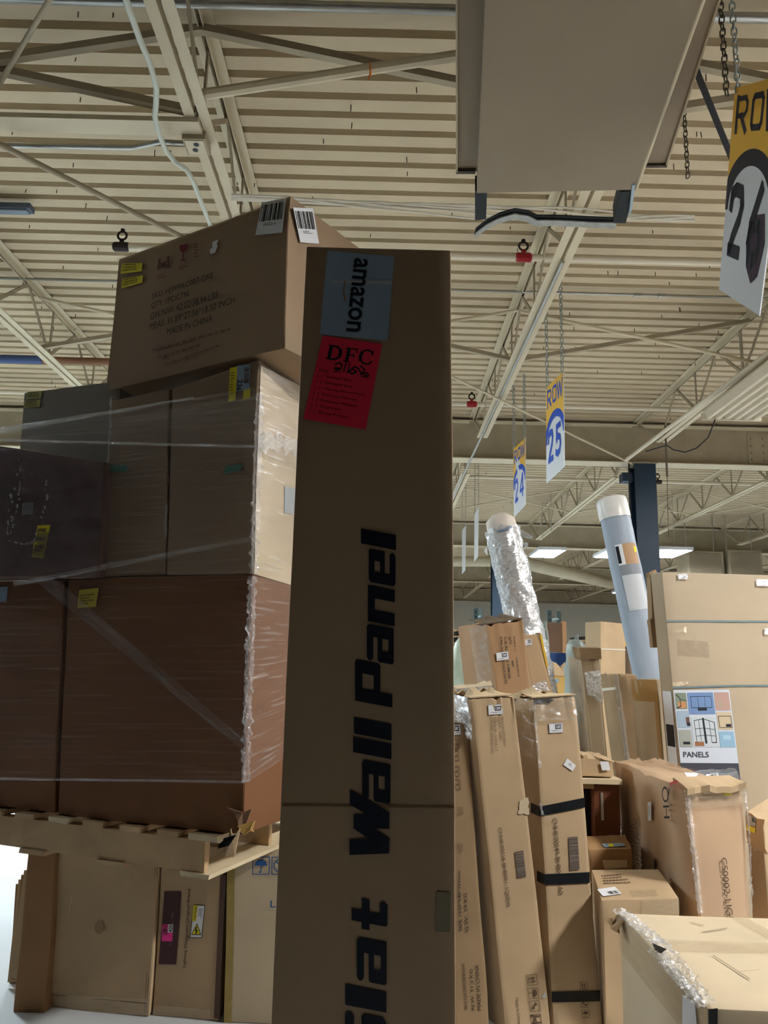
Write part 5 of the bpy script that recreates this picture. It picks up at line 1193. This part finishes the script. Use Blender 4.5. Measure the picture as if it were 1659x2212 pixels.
n3 = cornerbox('narrow_carton', 'taped tan carton beside the big panel carton, right of the narrow ones', (1364, 1468), (1418, 1474), (1440, 1465), (1368, 1620), (1430, 1623), (1455, 1625), 5.5, 5.35, 5.6, CARD_PALE, n=10, amp=0.006, seed=32, crumple=0.012, group=GRP2)
tape(n3, n3.left, [(0, 0), (1, 0), (1, 0.1), (0, 0.1)], m=mat('tape_amber', 'B8925C', 0.3))
tape(n3, n3.left, [(0.86, 0), (1, 0), (1, 1), (0.86, 1)], m=mat('tape_amber', 'B8925C', 0.3))
# ---------------- big panel carton
pc_ = leaning('panel_carton', 'huge flat panel carton with a printed PANELS poster', (1430, 1236, 5.15), (1720, 1243, 5.15), (1760, 1634, 5.0), (1467, 1634, 5.0), (-0.03, 0.14, 0.0), CARD_GREY, n=12, amp=0.005, seed=33)
f = pc_.front
for v0, v1 in ((1340, 1340), (1483, 1479)):
    s_ = (v0 - 1236) / 400
    decal(pc_.root, 'strap', mat('strap_teal', '6E8286', 0.4), f, [(1430 + 37 * s_, v0), (1725, v1), (1725, v1 + 4), (1430 + 37 * s_, v0 + 4)], off=0.005, n=8)
decal(pc_.root, 'tape_patch', TAPE, f, [(1462, 1380), (1531, 1387), (1532, 1422), (1463, 1416)], off=0.004)
decal(pc_.root, 'tape_patch', TAPE, f, [(1442, 1362), (1482, 1354), (1483, 1369), (1444, 1373)], off=0.004)
decal(pc_.root, 'tape_patch', TAPE, f, [(1452, 1472), (1486, 1470), (1486, 1480), (1453, 1483)], off=0.004)
film_over(pc_, [(f, [(1632, 1252), (1668, 1252), (1668, 1267), (1633, 1267)]), (f, [(1649, 1358), (1668, 1356), (1668, 1370), (1650, 1372)]), (f, [(1462, 1240), (1484, 1240), (1484, 1252), (1464, 1252)])], m=SHRINK, nu=10, nv=8, wr=0.006, seed=85)
PQ = [(1454, 1490), (1575, 1491), (1600, 1690), (1474, 1690)]
ps = decal(pc_.root, 'printed_poster', mat('poster_paper', 'CBD3DF', 0.5), f, PQ, off=0.004)
QF = Face(*f.quad(PQ)); QF.disp = f.disp
UQ = [(0, 0), (1, 0), (1, 1), (0, 1)]
def pq(nm, col, x0, y0, x1, y1, off=0.0055): return shapes(ps, nm, mat('print_' + col, col, 0.5), QF, UQ, [rect(x0, y0, x1, y1)], off=off, px=False)
pics = [('7E8A76', .02, .03, .22, .21), ('6F8CB8', .24, .03, .70, .27), ('B9988C', .72, .03, .98, .23), ('9DB0C2', .02, .23, .24, .42), ('C3CCD2', .26, .30, .70, .63), ('C9B79A', .72, .25, .98, .44), ('9EA39A', .02, .44, .24, .63), ('8FB2CC', .72, .46, .98, .63)]
for c_, x0, y0, x1, y1 in pics: pq('poster_picture', c_, x0, y0, x1, y1)
PF = mat('print_frame_black', '22242A', 0.5)
shapes(ps, 'poster_window_frame', PF, QF, UQ, stroke([(.31, .34), (.47, .32)], .008) + stroke([(.47, .32), (.66, .36)], .008) + stroke([(.47, .32), (.48, .58)], .035) + stroke([(.31, .34), (.32, .58)], .008) + stroke([(.39, .33), (.40, .56)], .008) + stroke([(.57, .35), (.58, .58)], .008) + stroke([(.66, .36), (.66, .58)], .012) + stroke([(.31, .43), (.47, .42), (.66, .44)], .006) + stroke([(.32, .51), (.48, .5), (.66, .51)], .006) + stroke([(.58, .58), (.66, .58)], .01) + frame_polys(.29, .07, .66, .2, .008, .006) + stroke([(.42, .07), (.42, .2)], .006) + stroke([(.54, .07), (.54, .2)], .006) + [rect(.4, .2, .56, .23)] + stroke([(.04, .05), (.1, .09), (.11, .18), (.04, .2)], .012) + stroke([(.1, .1), (.22, .12)], .006) + frame_polys(.74, .29, .97, .42, .01, .006) + [rect(.86, .38, .95, .41), rect(.18, .36, .24, .4), rect(.08, .57, .2, .6)], off=0.006, px=False)
for c_, x0, y0, x1, y1 in (('C58A5A', .06, .13, .2, .2), ('D2D8DE', .4, .15, .58, .21), ('9A6A4A', .28, .57, .44, .62), ('B0A090', .78, .12, .84, .2), ('A8C8DC', .78, .5, .92, .55), ('6A4A3C', .17, .3, .23, .38)): pq('poster_detail', c_, x0, y0, x1, y1, 0.0058)
lettering(ps, 'PANELS', mat('ink_slate', '3A3C44', 0.6), QF, [(.06, .68), (.5, .68), (.5, .74), (.06, .74)], off=0.006, bold=0.01, px=False)
pq('poster_footer', '43454F', 0, .80, 1, 1, 0.0055)
lettering(ps, '888-888-8888', PAPER, QF, [(.52, .835), (.78, .835), (.78, .86), (.52, .86)], off=0.0065, px=False, name='phone_line') if False else None
sp = decal(pc_.root, 'side_print', PAPER, pc_.left, [(0.2, 0.36), (0.9, 0.36), (0.9, 0.75), (0.2, 0.75)], px=False, off=0.004)
shapes(sp, 'side_print_marks', INK, pc_.left, [(0.25, 0.38), (0.85, 0.38), (0.85, 0.73), (0.25, 0.73)], [rect(0, .22, 1, .4), rect(0.2, .6, 0.8, .95)], off=0.005, px=False)
# separate crushed cartons left of the panel carton, parented to its root
def side_piece(u0, u1, u2, u3, v0, v1, Y, dep, m, nm, seed):
    return carton(nm, '', [atY(u0, v0 + 3, Y), atY(u1, v0, Y), atY(u2, v1, Y), atY(u3, v1, Y)], (0.0, dep, 0), m, n=10, amp=0.010, seed=seed, crumple=0.02, bevel=0.004, root=pc_.root, body=nm)
ce = side_piece(1405, 1421, 1432, 1408, 1233, 1345, 5.3, 0.09, CARD_OLD, 'crushed_end_flap', 34)
film_over(ce, [(ce.front, [(1405, 1238), (1421, 1236), (1424, 1330), (1410, 1330)])], m=WRAP_BAND, wr=0.01, seed=88)
side_piece(1404, 1427, 1438, 1410, 1334, 1398, 5.28, 0.06, CARD_OLD, 'pleated_end_flap', 58)
# ================================================================== NEAR RIGHT CARTONS
# sofa carton
ZS = atY(1479, 1702, 3.85).z
a = atZ(1477, 1702, ZS); b_ = atZ(1603, 1699, ZS)
lb_ = atZ(1326, 1640, ZS)
dv = lb_ - a
c_ = atY(1509, 1976, a.y - 0.05); d_ = atY(1621, 1976, b_.y - 0.05)
sofa = carton('sofa_carton', 'tall sofa carton with big HQ print and crushed taped top', [a, b_, floorward(b_, d_), floorward(a, c_)], dv, mat('cardboard_sofa', 'BA9C7E', 0.75, var=0.07, vscale=2.5, bump=0.08, bscale=14), n=12, amp=0.012, seed=35, crumple=0.010, bevel=0.014, bulge=0.02)
f = sofa.front; lf = sofa.left
OFF = 0.026
lettering(sofa.root, 'CS0002-LIGHT', INK_FADED, f, [(1562, 1852), (1582, 2010), (1568, 2012), (1550, 1853)], off=OFF, bold=0.006)
decal(sofa.root, 'yellow_sticker', YELLOW, f, [(1561, 1702), (1577, 1702), (1577, 1719), (1558, 1718)], off=0.02)
tape(sofa, f, [(0.0, 0.0), (1, 0.0), (1, 0.09), (0, 0.09)], off=0.018, wr=0.008, n=12)
for s, q in (('HQ', [(1447, 1768), (1440, 1700), (1458, 1698), (1462, 1767)]),):
    lettering(sofa.root, s, INK, lf, q, off=OFF, bold=0.0)
for s, q in (('ATION SOFA', [(1373, 1880), (1372, 1782), (1380, 1782), (1382, 1878)]), ('FOAM+FABRIC', [(1383, 1886), (1380, 1768), (1388, 1768), (1393, 1884)]), ('GRAY', [(1394, 1890), (1392, 1848), (1399, 1848), (1402, 1890)]),
             ('PORTION', [(1341, 1816), (1340, 1752), (1347, 1752), (1349, 1816)]), ('INCH', [(1350, 1818), (1349, 1780), (1354, 1780), (1356, 1818)])):
    lettering(sofa.root, s, INK_FADED, lf, q, off=OFF, bold=0.004)
wl = decal(sofa.root, 'white_label', PAPER, lf, [(1409, 1732), (1417, 1732), (1417, 1773), (1409, 1773)], off=OFF)
shapes(wl, 'label_print', INK_FADED, lf, [(1411, 1738), (1415, 1738), (1415, 1766), (1411, 1766)], lines(6, 2), off=OFF + .001)
shapes(sofa.root, 'torn_hole', BLACK, lf, [(1423, 1855), (1429, 1855), (1429, 1880), (1423, 1880)], [disc(0.5, 0.5, 0.4, 0.5)], off=OFF)
for q in ([(1478, 1677), (1508, 1680), (1504, 1688), (1484, 1687)],): decal(sofa.root, 'white_label', PAPER, sofa.top, q, off=0.022)
wl = decal(sofa.root, 'white_label', PAPER, sofa.top, [(1524, 1682), (1550, 1679), (1553, 1685), (1527, 1688)], off=0.022)
shapes(wl, 'barcode', INK, sofa.top, [(1533, 1683), (1548, 1681), (1550, 1684), (1535, 1686)], barcode(20, 3, 0, 1, 0, 1), off=0.0235)
shapes(sofa.root, 'small_print', INK_FADED, sofa.top, [(1382, 1647), (1414, 1647), (1423, 1657), (1390, 1659)], lines(5, 12), off=0.022)
lettering(sofa.root, 'CS0002-LIGHT GRAY', INK_FADED, sofa.top, [(1440, 1653), (1505, 1669), (1502, 1675), (1437, 1659)], off=0.022)
decal(sofa.root, 'red_tape', mat('red_tape', 'D8414E', 0.4), lf, [(1458, 1690), (1476, 1684), (1474, 1690), (1459, 1697)], off=OFF)
for i, pts in enumerate(([(1478, 1704), (1486, 1780), (1500, 1900), (1508, 1970)], [(1603, 1700), (1610, 1800), (1618, 1960)])):
    crumpled_strip(sofa.root, 'corner_film', WRAP_EDGE, [f.put(f.px(*p), 0.02) for p in pts], 0.03 if i == 0 else 0.012, (1, 0.3, 0), n=60, k=4, wr=0.015, seed=90 + i)
# overhanging crushed lid at the front
p0, p1 = f.c[0], f.c[1]
flap(sofa, 'crushed_lid', p0 + Vector((0, 0, 0.03)) + dv * 0.12, p1 + Vector((0, 0, 0.035)) + dv * 0.12, -dv * 0.12 + Vector((0, -0.04, -0.02)), CARD, thick=0.03, curl=0.012)
film_over(sofa, [(sofa.top, [(1478, 1696), (1600, 1690), (1590, 1668), (1500, 1672)])], m=WRAP_BAND, wr=0.012, seed=95)
# nearest carton at the lower right
ZN = atY(1335, 1973, 3.05).z
bl_, nr_c, br_ = atZ(1337, 1972, ZN), atZ(1527, 2180, ZN), atZ(1760, 1985, ZN)
fr_c = nr_c + (br_ - bl_)
near_c = carton('taped_carton', 'nearest tan carton at the lower right, its top edge taped with crumpled film', [nr_c, fr_c, Vector((fr_c.x, fr_c.y, 0)), Vector((nr_c.x, nr_c.y, 0))], bl_ - nr_c, CARD_PALE, n=12, amp=0.006, seed=36, bevel=0.008)
tp = near_c.top
tape(near_c, tp, [(1440, 2035), (1700, 2042), (1700, 2062), (1450, 2058)], px=True, off=0.005)
tape(near_c, tp, [(1580, 1982), (1612, 1982), (1700, 2030), (1660, 2030)], px=True, off=0.004)
tape(near_c, near_c.left, [(0, 0), (1, 0), (1, 0.2), (0, 0.2)], off=0.005)
for pts, sd, wdt in (([(1338, 1974), (1385, 2015), (1425, 2050)], 1, 0.05), ([(1418, 2040), (1470, 2100), (1525, 2178)], 2, 0.05), ([(1410, 2060), (1460, 2120), (1520, 2190)], 3, 0.035)):
    crumpled_strip(near_c.root, 'crumpled_film', WRAP_EDGE, [tp.put(tp.px(*p), 0.012) for p in pts], wdt, (1, -0.6, 0.3), n=60, k=5, wr=0.014, seed=100 + sd)
decal(near_c.root, 'handle_slot', BLACK, near_c.left, [(1414, 2040), (1444, 2052), (1432, 2062), (1418, 2054)], off=0.007, n=3)
flap(near_c, 'curled_flap', tp.px(1336, 1972), tp.px(1345, 1985), (-0.03, -0.02, -0.04), CARD_OLD)
decal(near_c.root, 'paper_slip', PAPER, near_c.left, [(1478, 2150), (1505, 2170), (1510, 2230), (1478, 2230)], off=0.006)
fn_ = near_c.front
decal(near_c.root, 'black_tape', BLACK_TAPE, fn_, [(1527, 2181), (1547, 2178), (1547, 2300), (1527, 2300)], off=0.005)
for i, (x0, y0, x1, y1) in enumerate(((1517, 2015, 1570, 2008), (1540, 2068, 1620, 2116), (1600, 2100, 1640, 2098), (1490, 1995, 1520, 2000))):
    shapes(near_c.root, 'pen_scratch', mat('pen_faint', '8E7C62', 0.7), tp, [(min(x0, x1), min(y0, y1) - 1), (max(x0, x1), min(y0, y1) - 1), (max(x0, x1), max(y0, y1) + 1), (min(x0, x1), max(y0, y1) + 1)], stroke([(0, 0 if y0 < y1 else 1), (1, 1 if y0 < y1 else 0)], 0.03 if abs(y1 - y0) > 20 else 0.12), off=0.0045)
# cartons between: mid and small
def topbox(name, label, FL, FR, BLp, y, m, zbase=0.0, vbot=None, **kw):
    """front-left-top, front-right-top pixel at depth y, back-left-top pixel at the same height"""
    a = atY(*FL, y); b = atZ(*FR, a.z); k = atZ(*BLp, a.z)
    lo = lambda p: Vector((p.x, p.y, zbase))
    return carton(name, label, [a, b, lo(b), lo(a)], k - a, m, **kw)
p1_ = topbox('plain_carton', 'tan carton with a white address label on top, in front of the sofa carton', (1300, 1944), (1466, 1938), (1277, 1880), 3.55, CARD, n=8, amp=0.005, seed=37, group='cartons before the sofa carton')
wl = decal(p1_.root, 'address_label', PAPER, p1_.top, [(1290, 1923), (1328, 1917), (1344, 1932), (1304, 1938)], off=0.004)
shapes(wl, 'barcode', INK, p1_.top, [(1312, 1928), (1332, 1925), (1338, 1931), (1318, 1934)], barcode(20, 3, 0, 1, 0, 1), off=0.005)
for i in range(4): shapes(p1_.root, 'small_print', INK_FADED, p1_.top, [(1298 + 2 * i, 1894 + 5 * i), (1366, 1888 + 6 * i), (1366, 1890 + 6 * i), (1298 + 2 * i, 1896 + 5 * i)], lines(1, i + 3, 0, 1, 0, 1, 1), off=0.004)
tape(p1_, p1_.top, [(0.4, 0.75), (0.75, 0.75), (0.75, 0.95), (0.4, 0.95)])
tape(p1_, p1_.front, [(0.5, 0), (1, 0), (1, 0.12), (0.5, 0.12)])
p2_ = topbox('small_carton', 'small brown carton with a yellow-dotted label, behind the address-label carton', (1272, 1837), (1364, 1832), (1266, 1806), 4.15, CARD_RED, zbase=0.45, n=6, amp=0.006, seed=38, crumple=0.008, group='cartons before the sofa carton')
wl = decal(p2_.root, 'shipping_label', PAPER_BLUE, p2_.top, [(1298, 1825), (1342, 1822), (1349, 1829), (1306, 1833)], off=0.005)
decal(wl, 'yellow_dot', YELLOW, p2_.top, [(1312, 1826), (1322, 1825), (1324, 1832), (1314, 1832)], off=0.006)
decal(p2_.root, 'torn_label', LINER, p2_.front, [(1298, 1858), (1351, 1856), (1351, 1872), (1303, 1878)], off=0.005)
q = [Vector((p.x, p.y + 0.01, 0.448)) for p in (p2_.front.c[3], p2_.front.c[2])]
u1 = carton('support_carton', 'dim carton carrying the small brown carton', [q[0], q[1], Vector((q[1].x, q[1].y, 0)), Vector((q[0].x, q[0].y, 0))], (-0.03, 0.3, 0), CARD_OLD, n=4, seed=39, group='cartons before the sofa carton')
# dark wooden cabinet
A = atY(1259, 1692, 4.65); B = atY(1331, 1693, 4.65)
wc = thing('wooden_cabinet', 'dark red wooden cabinet with a pale top board, left of the sofa carton', 'cabinet', ((A.x + B.x) / 2, 4.8, 0))
MB().box((A.x - 0.02, 4.63, A.z), (B.x + 0.03, 5.0, A.z + 0.028)).build('top_board', PLYPALE, wc)
xm = atY(1284, 1700, 4.65).x
MB().box((xm, 4.66, 0), (B.x + 0.02, 5.0, A.z)).build('wood_side', WOOD, wc)
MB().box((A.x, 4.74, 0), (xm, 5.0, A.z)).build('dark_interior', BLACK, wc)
MB().box((A.x, 4.66, A.z - 0.03), (xm, 4.74, A.z)).build('front_rail', PLYWOOD, wc)
MB().box((B.x - 0.09, 4.655, A.z - 0.2), (B.x - 0.075, 4.66, A.z - 0.05)).build('steel_hinge', GALV, wc)
# rubble of board on the cabinet
rb = carton('crumpled_carton', 'crumpled small carton lying on the wooden cabinet', [Vector((A.x + .0, 4.66, A.z + .15)), Vector((B.x, 4.68, A.z + .13)), Vector((B.x, 4.68, A.z + .03)), Vector((A.x, 4.66, A.z + .03))], (0.0, 0.25, 0), CARD, n=8, amp=0.018, crumple=0.02, seed=41)
decal(rb.root, 'white_label', PAPER, rb.front, [(0.6, 0.2), (0.85, 0.15), (0.9, 0.6), (0.65, 0.65)], px=False, off=0.012)
# right edge cartons
a = atY(1611, 1756, 4.15); b_ = atZ(1652, 1776, a.z); bk = atZ(1700, 1735, a.z)
e1 = carton('labelled_carton', 'small carton with barcode label and yellow sticker at the right edge', [a, b_, Vector((b_.x, b_.y, a.z - 0.14)), Vector((a.x, a.y, a.z - 0.14))], bk - b_, CARD, n=6, amp=0.005, seed=42, crumple=0.006)
wl = decal(e1.root, 'barcode_label', PAPER_GREY, e1.front, [(1621, 1763), (1635, 1766), (1634, 1786), (1621, 1783)], off=0.004)
shapes(wl, 'barcode', INK, e1.front, [(1627, 1766), (1634, 1768), (1634, 1778), (1627, 1776)], barcode(14, 2, 0, 1, 0, 1), off=0.005)
decal(e1.root, 'yellow_sticker', YELLOW, e1.front, [(1615, 1783), (1634, 1789), (1633, 1800), (1614, 1794)], off=0.004)
zq = a.z - 0.145
a2 = Vector((a.x - 0.005, a.y - 0.01, zq)); b2_ = atZ(1650, 1834, zq); c2_ = atZ(1720, 1830, zq)
e2 = carton('plain_carton', 'shaded carton under the small labelled one at the right edge', [b2_, c2_, Vector((c2_.x, c2_.y, 0)), Vector((b2_.x, b2_.y, 0))], a2 - b2_, CARD, n=6, amp=0.005, seed=43)
crumpled_strip(e2.root, 'white_film', WRAP_EDGE, [a2 + Vector((0, -0.01, 0.01)), b2_ + Vector((0, -0.01, 0.01))], 0.05, (0, 0.3, 1), n=20, k=3, wr=0.01, seed=120)
# carton behind the sofa carton on the right (lit top)
# ================================================================== THINGS FAR BEHIND
def farbox(name, label, u0, v0, u1, v1, Y, dep, m, zb=None, split=None, group=None, skew=0.0, **kw):
    a, b = atY(u0, v0, Y), atY(u1, v0, Y); z0 = atY(u0, v1, Y).z if zb is None else zb
    b.z = a.z
    return carton(name, label, [a, b, Vector((b.x, b.y, z0)), Vector((a.x, a.y, z0))], (skew, dep, 0), m, n=kw.pop('n', 4), amp=0.006, group=group, **kw)
fb = cornerbox('strapped_carton', 'large tan carton bound with a white strap, left of the grey roll', (1264, 1346), (1297, 1343), (1350, 1345), (1264, 1500), (1297, 1500), (1350, 1500), 9.6, 9.3, 9.55, CARD, n=4, amp=0.006, seed=50)
for f_, q_f in ((fb.front, [(1297, 1400), (1350, 1402), (1350, 1405), (1297, 1403)]), (fb.left, [(1264, 1397), (1297, 1400), (1297, 1403), (1264, 1400)])):
    decal(fb.root, 'strap', mat('strap_white', 'D6CFC0', 0.4), f_, q_f, off=0.008)
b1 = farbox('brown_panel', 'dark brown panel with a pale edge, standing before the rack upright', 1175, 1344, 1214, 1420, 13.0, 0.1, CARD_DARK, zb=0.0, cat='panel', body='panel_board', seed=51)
MB().box((b1.front.c[1].x, 12.99, 0), (b1.front.c[1].x + 0.07, 13.1, b1.front.c[1].z + 0.02)).build('pale_edge', mat('panel_edge', 'C99A6C', 0.6), b1.root)
bl1 = farbox('blue_crate', 'blue crate below the brown panel, right of the 1202 carton', 1181, 1409, 1224, 1448, 11.5, 0.5, BLUE, zb=0.0, seed=52, cat='crate', body='crate_shell')
bl2 = farbox('blue_crate', 'blue crate peeping out beside the tall carton', 975, 1406, 1024, 1425, 11.5, 0.5, BLUE, zb=0.0, seed=53, cat='crate', body='crate_shell')
y1_ = farbox('yellow_carton', 'yellowish carton with a small white label, right of the edge board', 1186, 1460, 1226, 1500, 8.0, 0.4, CARD_YEL, zb=0.0, seed=54)
decal(y1_.root, 'white_label', PAPER_BLUE, y1_.front, [(1196, 1467), (1206, 1466), (1206, 1474), (1196, 1475)], off=0.008)
flap(y1_, 'open_flap', y1_.front.c[0], y1_.front.c[1], (0.02, 0.2, 0.12), CARD)
flap(y1_, 'open_flap', y1_.back.c[1], y1_.back.c[0], (0.02, 0.15, 0.14), LINER)
y2_ = farbox('yellow_carton', 'yellowish carton left of the tilted 1204 carton', 1004, 1412, 1034, 1480, 8.5, 0.4, CARD_YEL, zb=0.0, seed=55)
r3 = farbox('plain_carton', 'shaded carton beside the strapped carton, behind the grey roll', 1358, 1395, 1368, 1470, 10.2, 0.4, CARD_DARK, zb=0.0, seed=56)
r4 = farbox('yellow_carton', 'yellow carton glimpsed right of the grey roll', 1345, 1385, 1356, 1400, 11.6, 0.3, mat('carton_sun_yellow', 'E2B22E', 0.6), zb=0.0, seed=57)
# uprights of pallet racking
def upright(u0, u1, v, Y, lb):
    a = atY(u0, v, Y); b = atY(u1, v + 6, Y + 1.0); b.y = Y + 1.0
    t = thing('rack_upright', lb, 'rack', (a.x, Y, 0))
    MB().box((a.x - 0.045, Y, 0), (a.x + 0.045, Y + 0.07, a.z)).build('front_post', STEEL_GREEN, t)
    MB().box((b.x - 0.045, Y + 1, 0), (b.x + 0.045, Y + 1.07, a.z + 0.06)).build('rear_post', STEEL_GREEN, t)
    for k in range(4):
        z = a.z - 0.2 - 0.7 * k
        MB().bar((a.x, Y + 0.03, z), (b.x, Y + 1.03, z + (0.15 if k % 2 else 0.1)), 0.03, 0.04).build('cross_brace', STEEL_GREEN, t)
    for k in range(10): MB().box((a.x - 0.012, Y - 0.004, a.z - 0.1 - k * 0.11), (a.x + 0.012, Y, a.z - 0.06 - k * 0.11)).build('slot', BLACK, t)
upright(1187, 1207, 1318, 15.0, 'green-grey rack upright behind the brown panel')
upright(1028, 1038, 1314, 17.0, 'green-grey rack upright just right of the tall carton edge')
# plastic-shrouded bundles
def bundle(name, lb, u, v0, v1, Y, r, m, tip=0.3, seed=0):
    a = atY(u, v0, Y); b = Vector((a.x, Y, 0)); n = 40; seg = 18; vs = []; fs = []; uv = []
    t = thing(name, lb, 'bundle', b)
    for i in range(n + 1):
        s = i / n; p = a.lerp(b, s); prof = r * min(1, tip + (1 - tip) * min(1, s / 0.12) ** 0.6)
        for j in range(seg):
            th = 2 * math.pi * j / seg
            h = prof * (1 + 0.22 * noise.noise(Vector((math.cos(th) * 2, math.sin(th) * 2, s * 14 + seed))) + 0.1 * noise.noise(Vector((math.cos(th) * 5, math.sin(th) * 5, s * 40 + seed))))
            vs.append(p + Vector((math.cos(th) * h, math.sin(th) * h, 0))); uv.append((j / seg * 2, s * 8))
    for i in range(n):
        for j in range(seg): fs.append((i * seg + j, i * seg + (j + 1) % seg, (i + 1) * seg + (j + 1) % seg, (i + 1) * seg + j))
    fs.append(tuple(range(seg))[::-1])
    mesh('shroud', vs, fs, m, t, True, uv)
    MB().tube([a + Vector((0, 0, -0.02)), a + Vector((0.02, 0, 0.05))], [0.03, 0.008], 7).build('gathered_tip', m, t)
GREENBAG = mat('pale_green_poly', 'B4C0AE', 0.35, var=0.15, vscale=8, bump=0.4, bscale=14)
GREYBAG = mat('grey_poly', 'A2AAA4', 0.35, var=0.12, vscale=8, bump=0.4, bscale=14)
bundle('shrouded_bundle', 'pale green poly-wrapped bundle with a pointed top beside the tall carton', 996, 1378, 1470, 7.0, 0.09, GREENBAG, 0.25, 1)
bundle('shrouded_bundle', 'grey poly-wrapped bundle behind the hooded narrow carton', 1244, 1382, 1470, 7.2, 0.11, GREYBAG, 0.5, 2)
bundle('shrouded_bundle', 'clear poly-wrapped bundle leaning near the edge board', 1176, 1352, 1440, 7.6, 0.05, GREYBAG, 0.4, 3)
bundle('shrouded_bundle', 'low green-tinted bundle left of the 1204 carton', 1026, 1440, 1500, 6.4, 0.07, GREENBAG, 0.6, 4)
# dim piles of flattened board
def pile(lb, u0, u1, v0, v1, Y, m, n=7, seed=0):
    r = random.Random(seed)
    a = atY(u0, v1, Y); b = atY(u1, v0, Y); zs_ = (b.z - a.z) / n
    t = thing('board_pile', lb, 'pile', ((a.x + b.x) / 2, Y, 0))
    MB().box((a.x, Y, 0), (b.x, Y + 0.6, a.z)).build('pile_base', CARD_OLD, t)
    for i in range(n):
        j = r.uniform(-0.05, 0.05); k = r.uniform(-0.06, 0.06); z = a.z + i * zs_
        MB().hexa([(a.x + j, Y + k, z), (b.x + j, Y + k, z + .004), (b.x + k, Y + .6, z), (a.x + k, Y + .6, z), (a.x + j, Y + k, z + zs_ * .6), (b.x + j, Y + k, z + zs_ * (.6 + r.uniform(-.2, .5))), (b.x + k, Y + .6, z + zs_ * .6), (a.x + k, Y + .6, z + zs_ * .6)]).build('board_sheet', m if i % 2 else CARD_OLD, t)
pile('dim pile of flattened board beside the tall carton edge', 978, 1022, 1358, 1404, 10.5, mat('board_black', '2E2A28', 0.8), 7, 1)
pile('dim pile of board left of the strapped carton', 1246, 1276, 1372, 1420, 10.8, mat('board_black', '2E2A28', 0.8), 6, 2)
# ---- unseen boxes added behind and beside the camera to cut bounce light
def stack(x0, x1, y0, y1, zs_, labels, m):
    z = 0.0
    for (h, lb) in zip(zs_, labels):
        carton('freight_carton', lb, [(x1, y1, z + h), (x0, y1, z + h), (x0, y1, z + .02), (x1, y1, z + .02)], (0, y0 - y1, 0), m, n=3, amp=0.004, seed=70 + int(x0 * 3), group='freight stacked across the aisle')
        z += h
BLOCK_DARK = mat('black_pallet_film', '2A2624', 0.5, var=0.2, vscale=5)
for x0, o_ in zip((-6.2, -4.1, -2.0, 0.1, 2.2, 4.3), ('first', 'second', 'third', 'fourth', 'fifth', 'sixth')):
    stack(x0, x0 + 2.06, -2.2, -0.95, (1.15, 1.2, 1.1, 1.0), ['dark-wrapped freight carton behind the camera, %s tier of the %s stack' % (k, o_) for k in ('lowest', 'second', 'third', 'top')], BLOCK_DARK)
for x0, y0, y1, w_ in ((-3.7, -0.9, 3.2, 'left'), (2.5, -0.9, 1.1, 'right')):
    stack(x0, x0 + 1.1, y0, y1, (1.1, 1.1, 1.0), ['dark-wrapped freight carton beside the camera on the %s, %s tier' % (w_, k) for k in ('lowest', 'middle', 'top')], BLOCK_DARK)
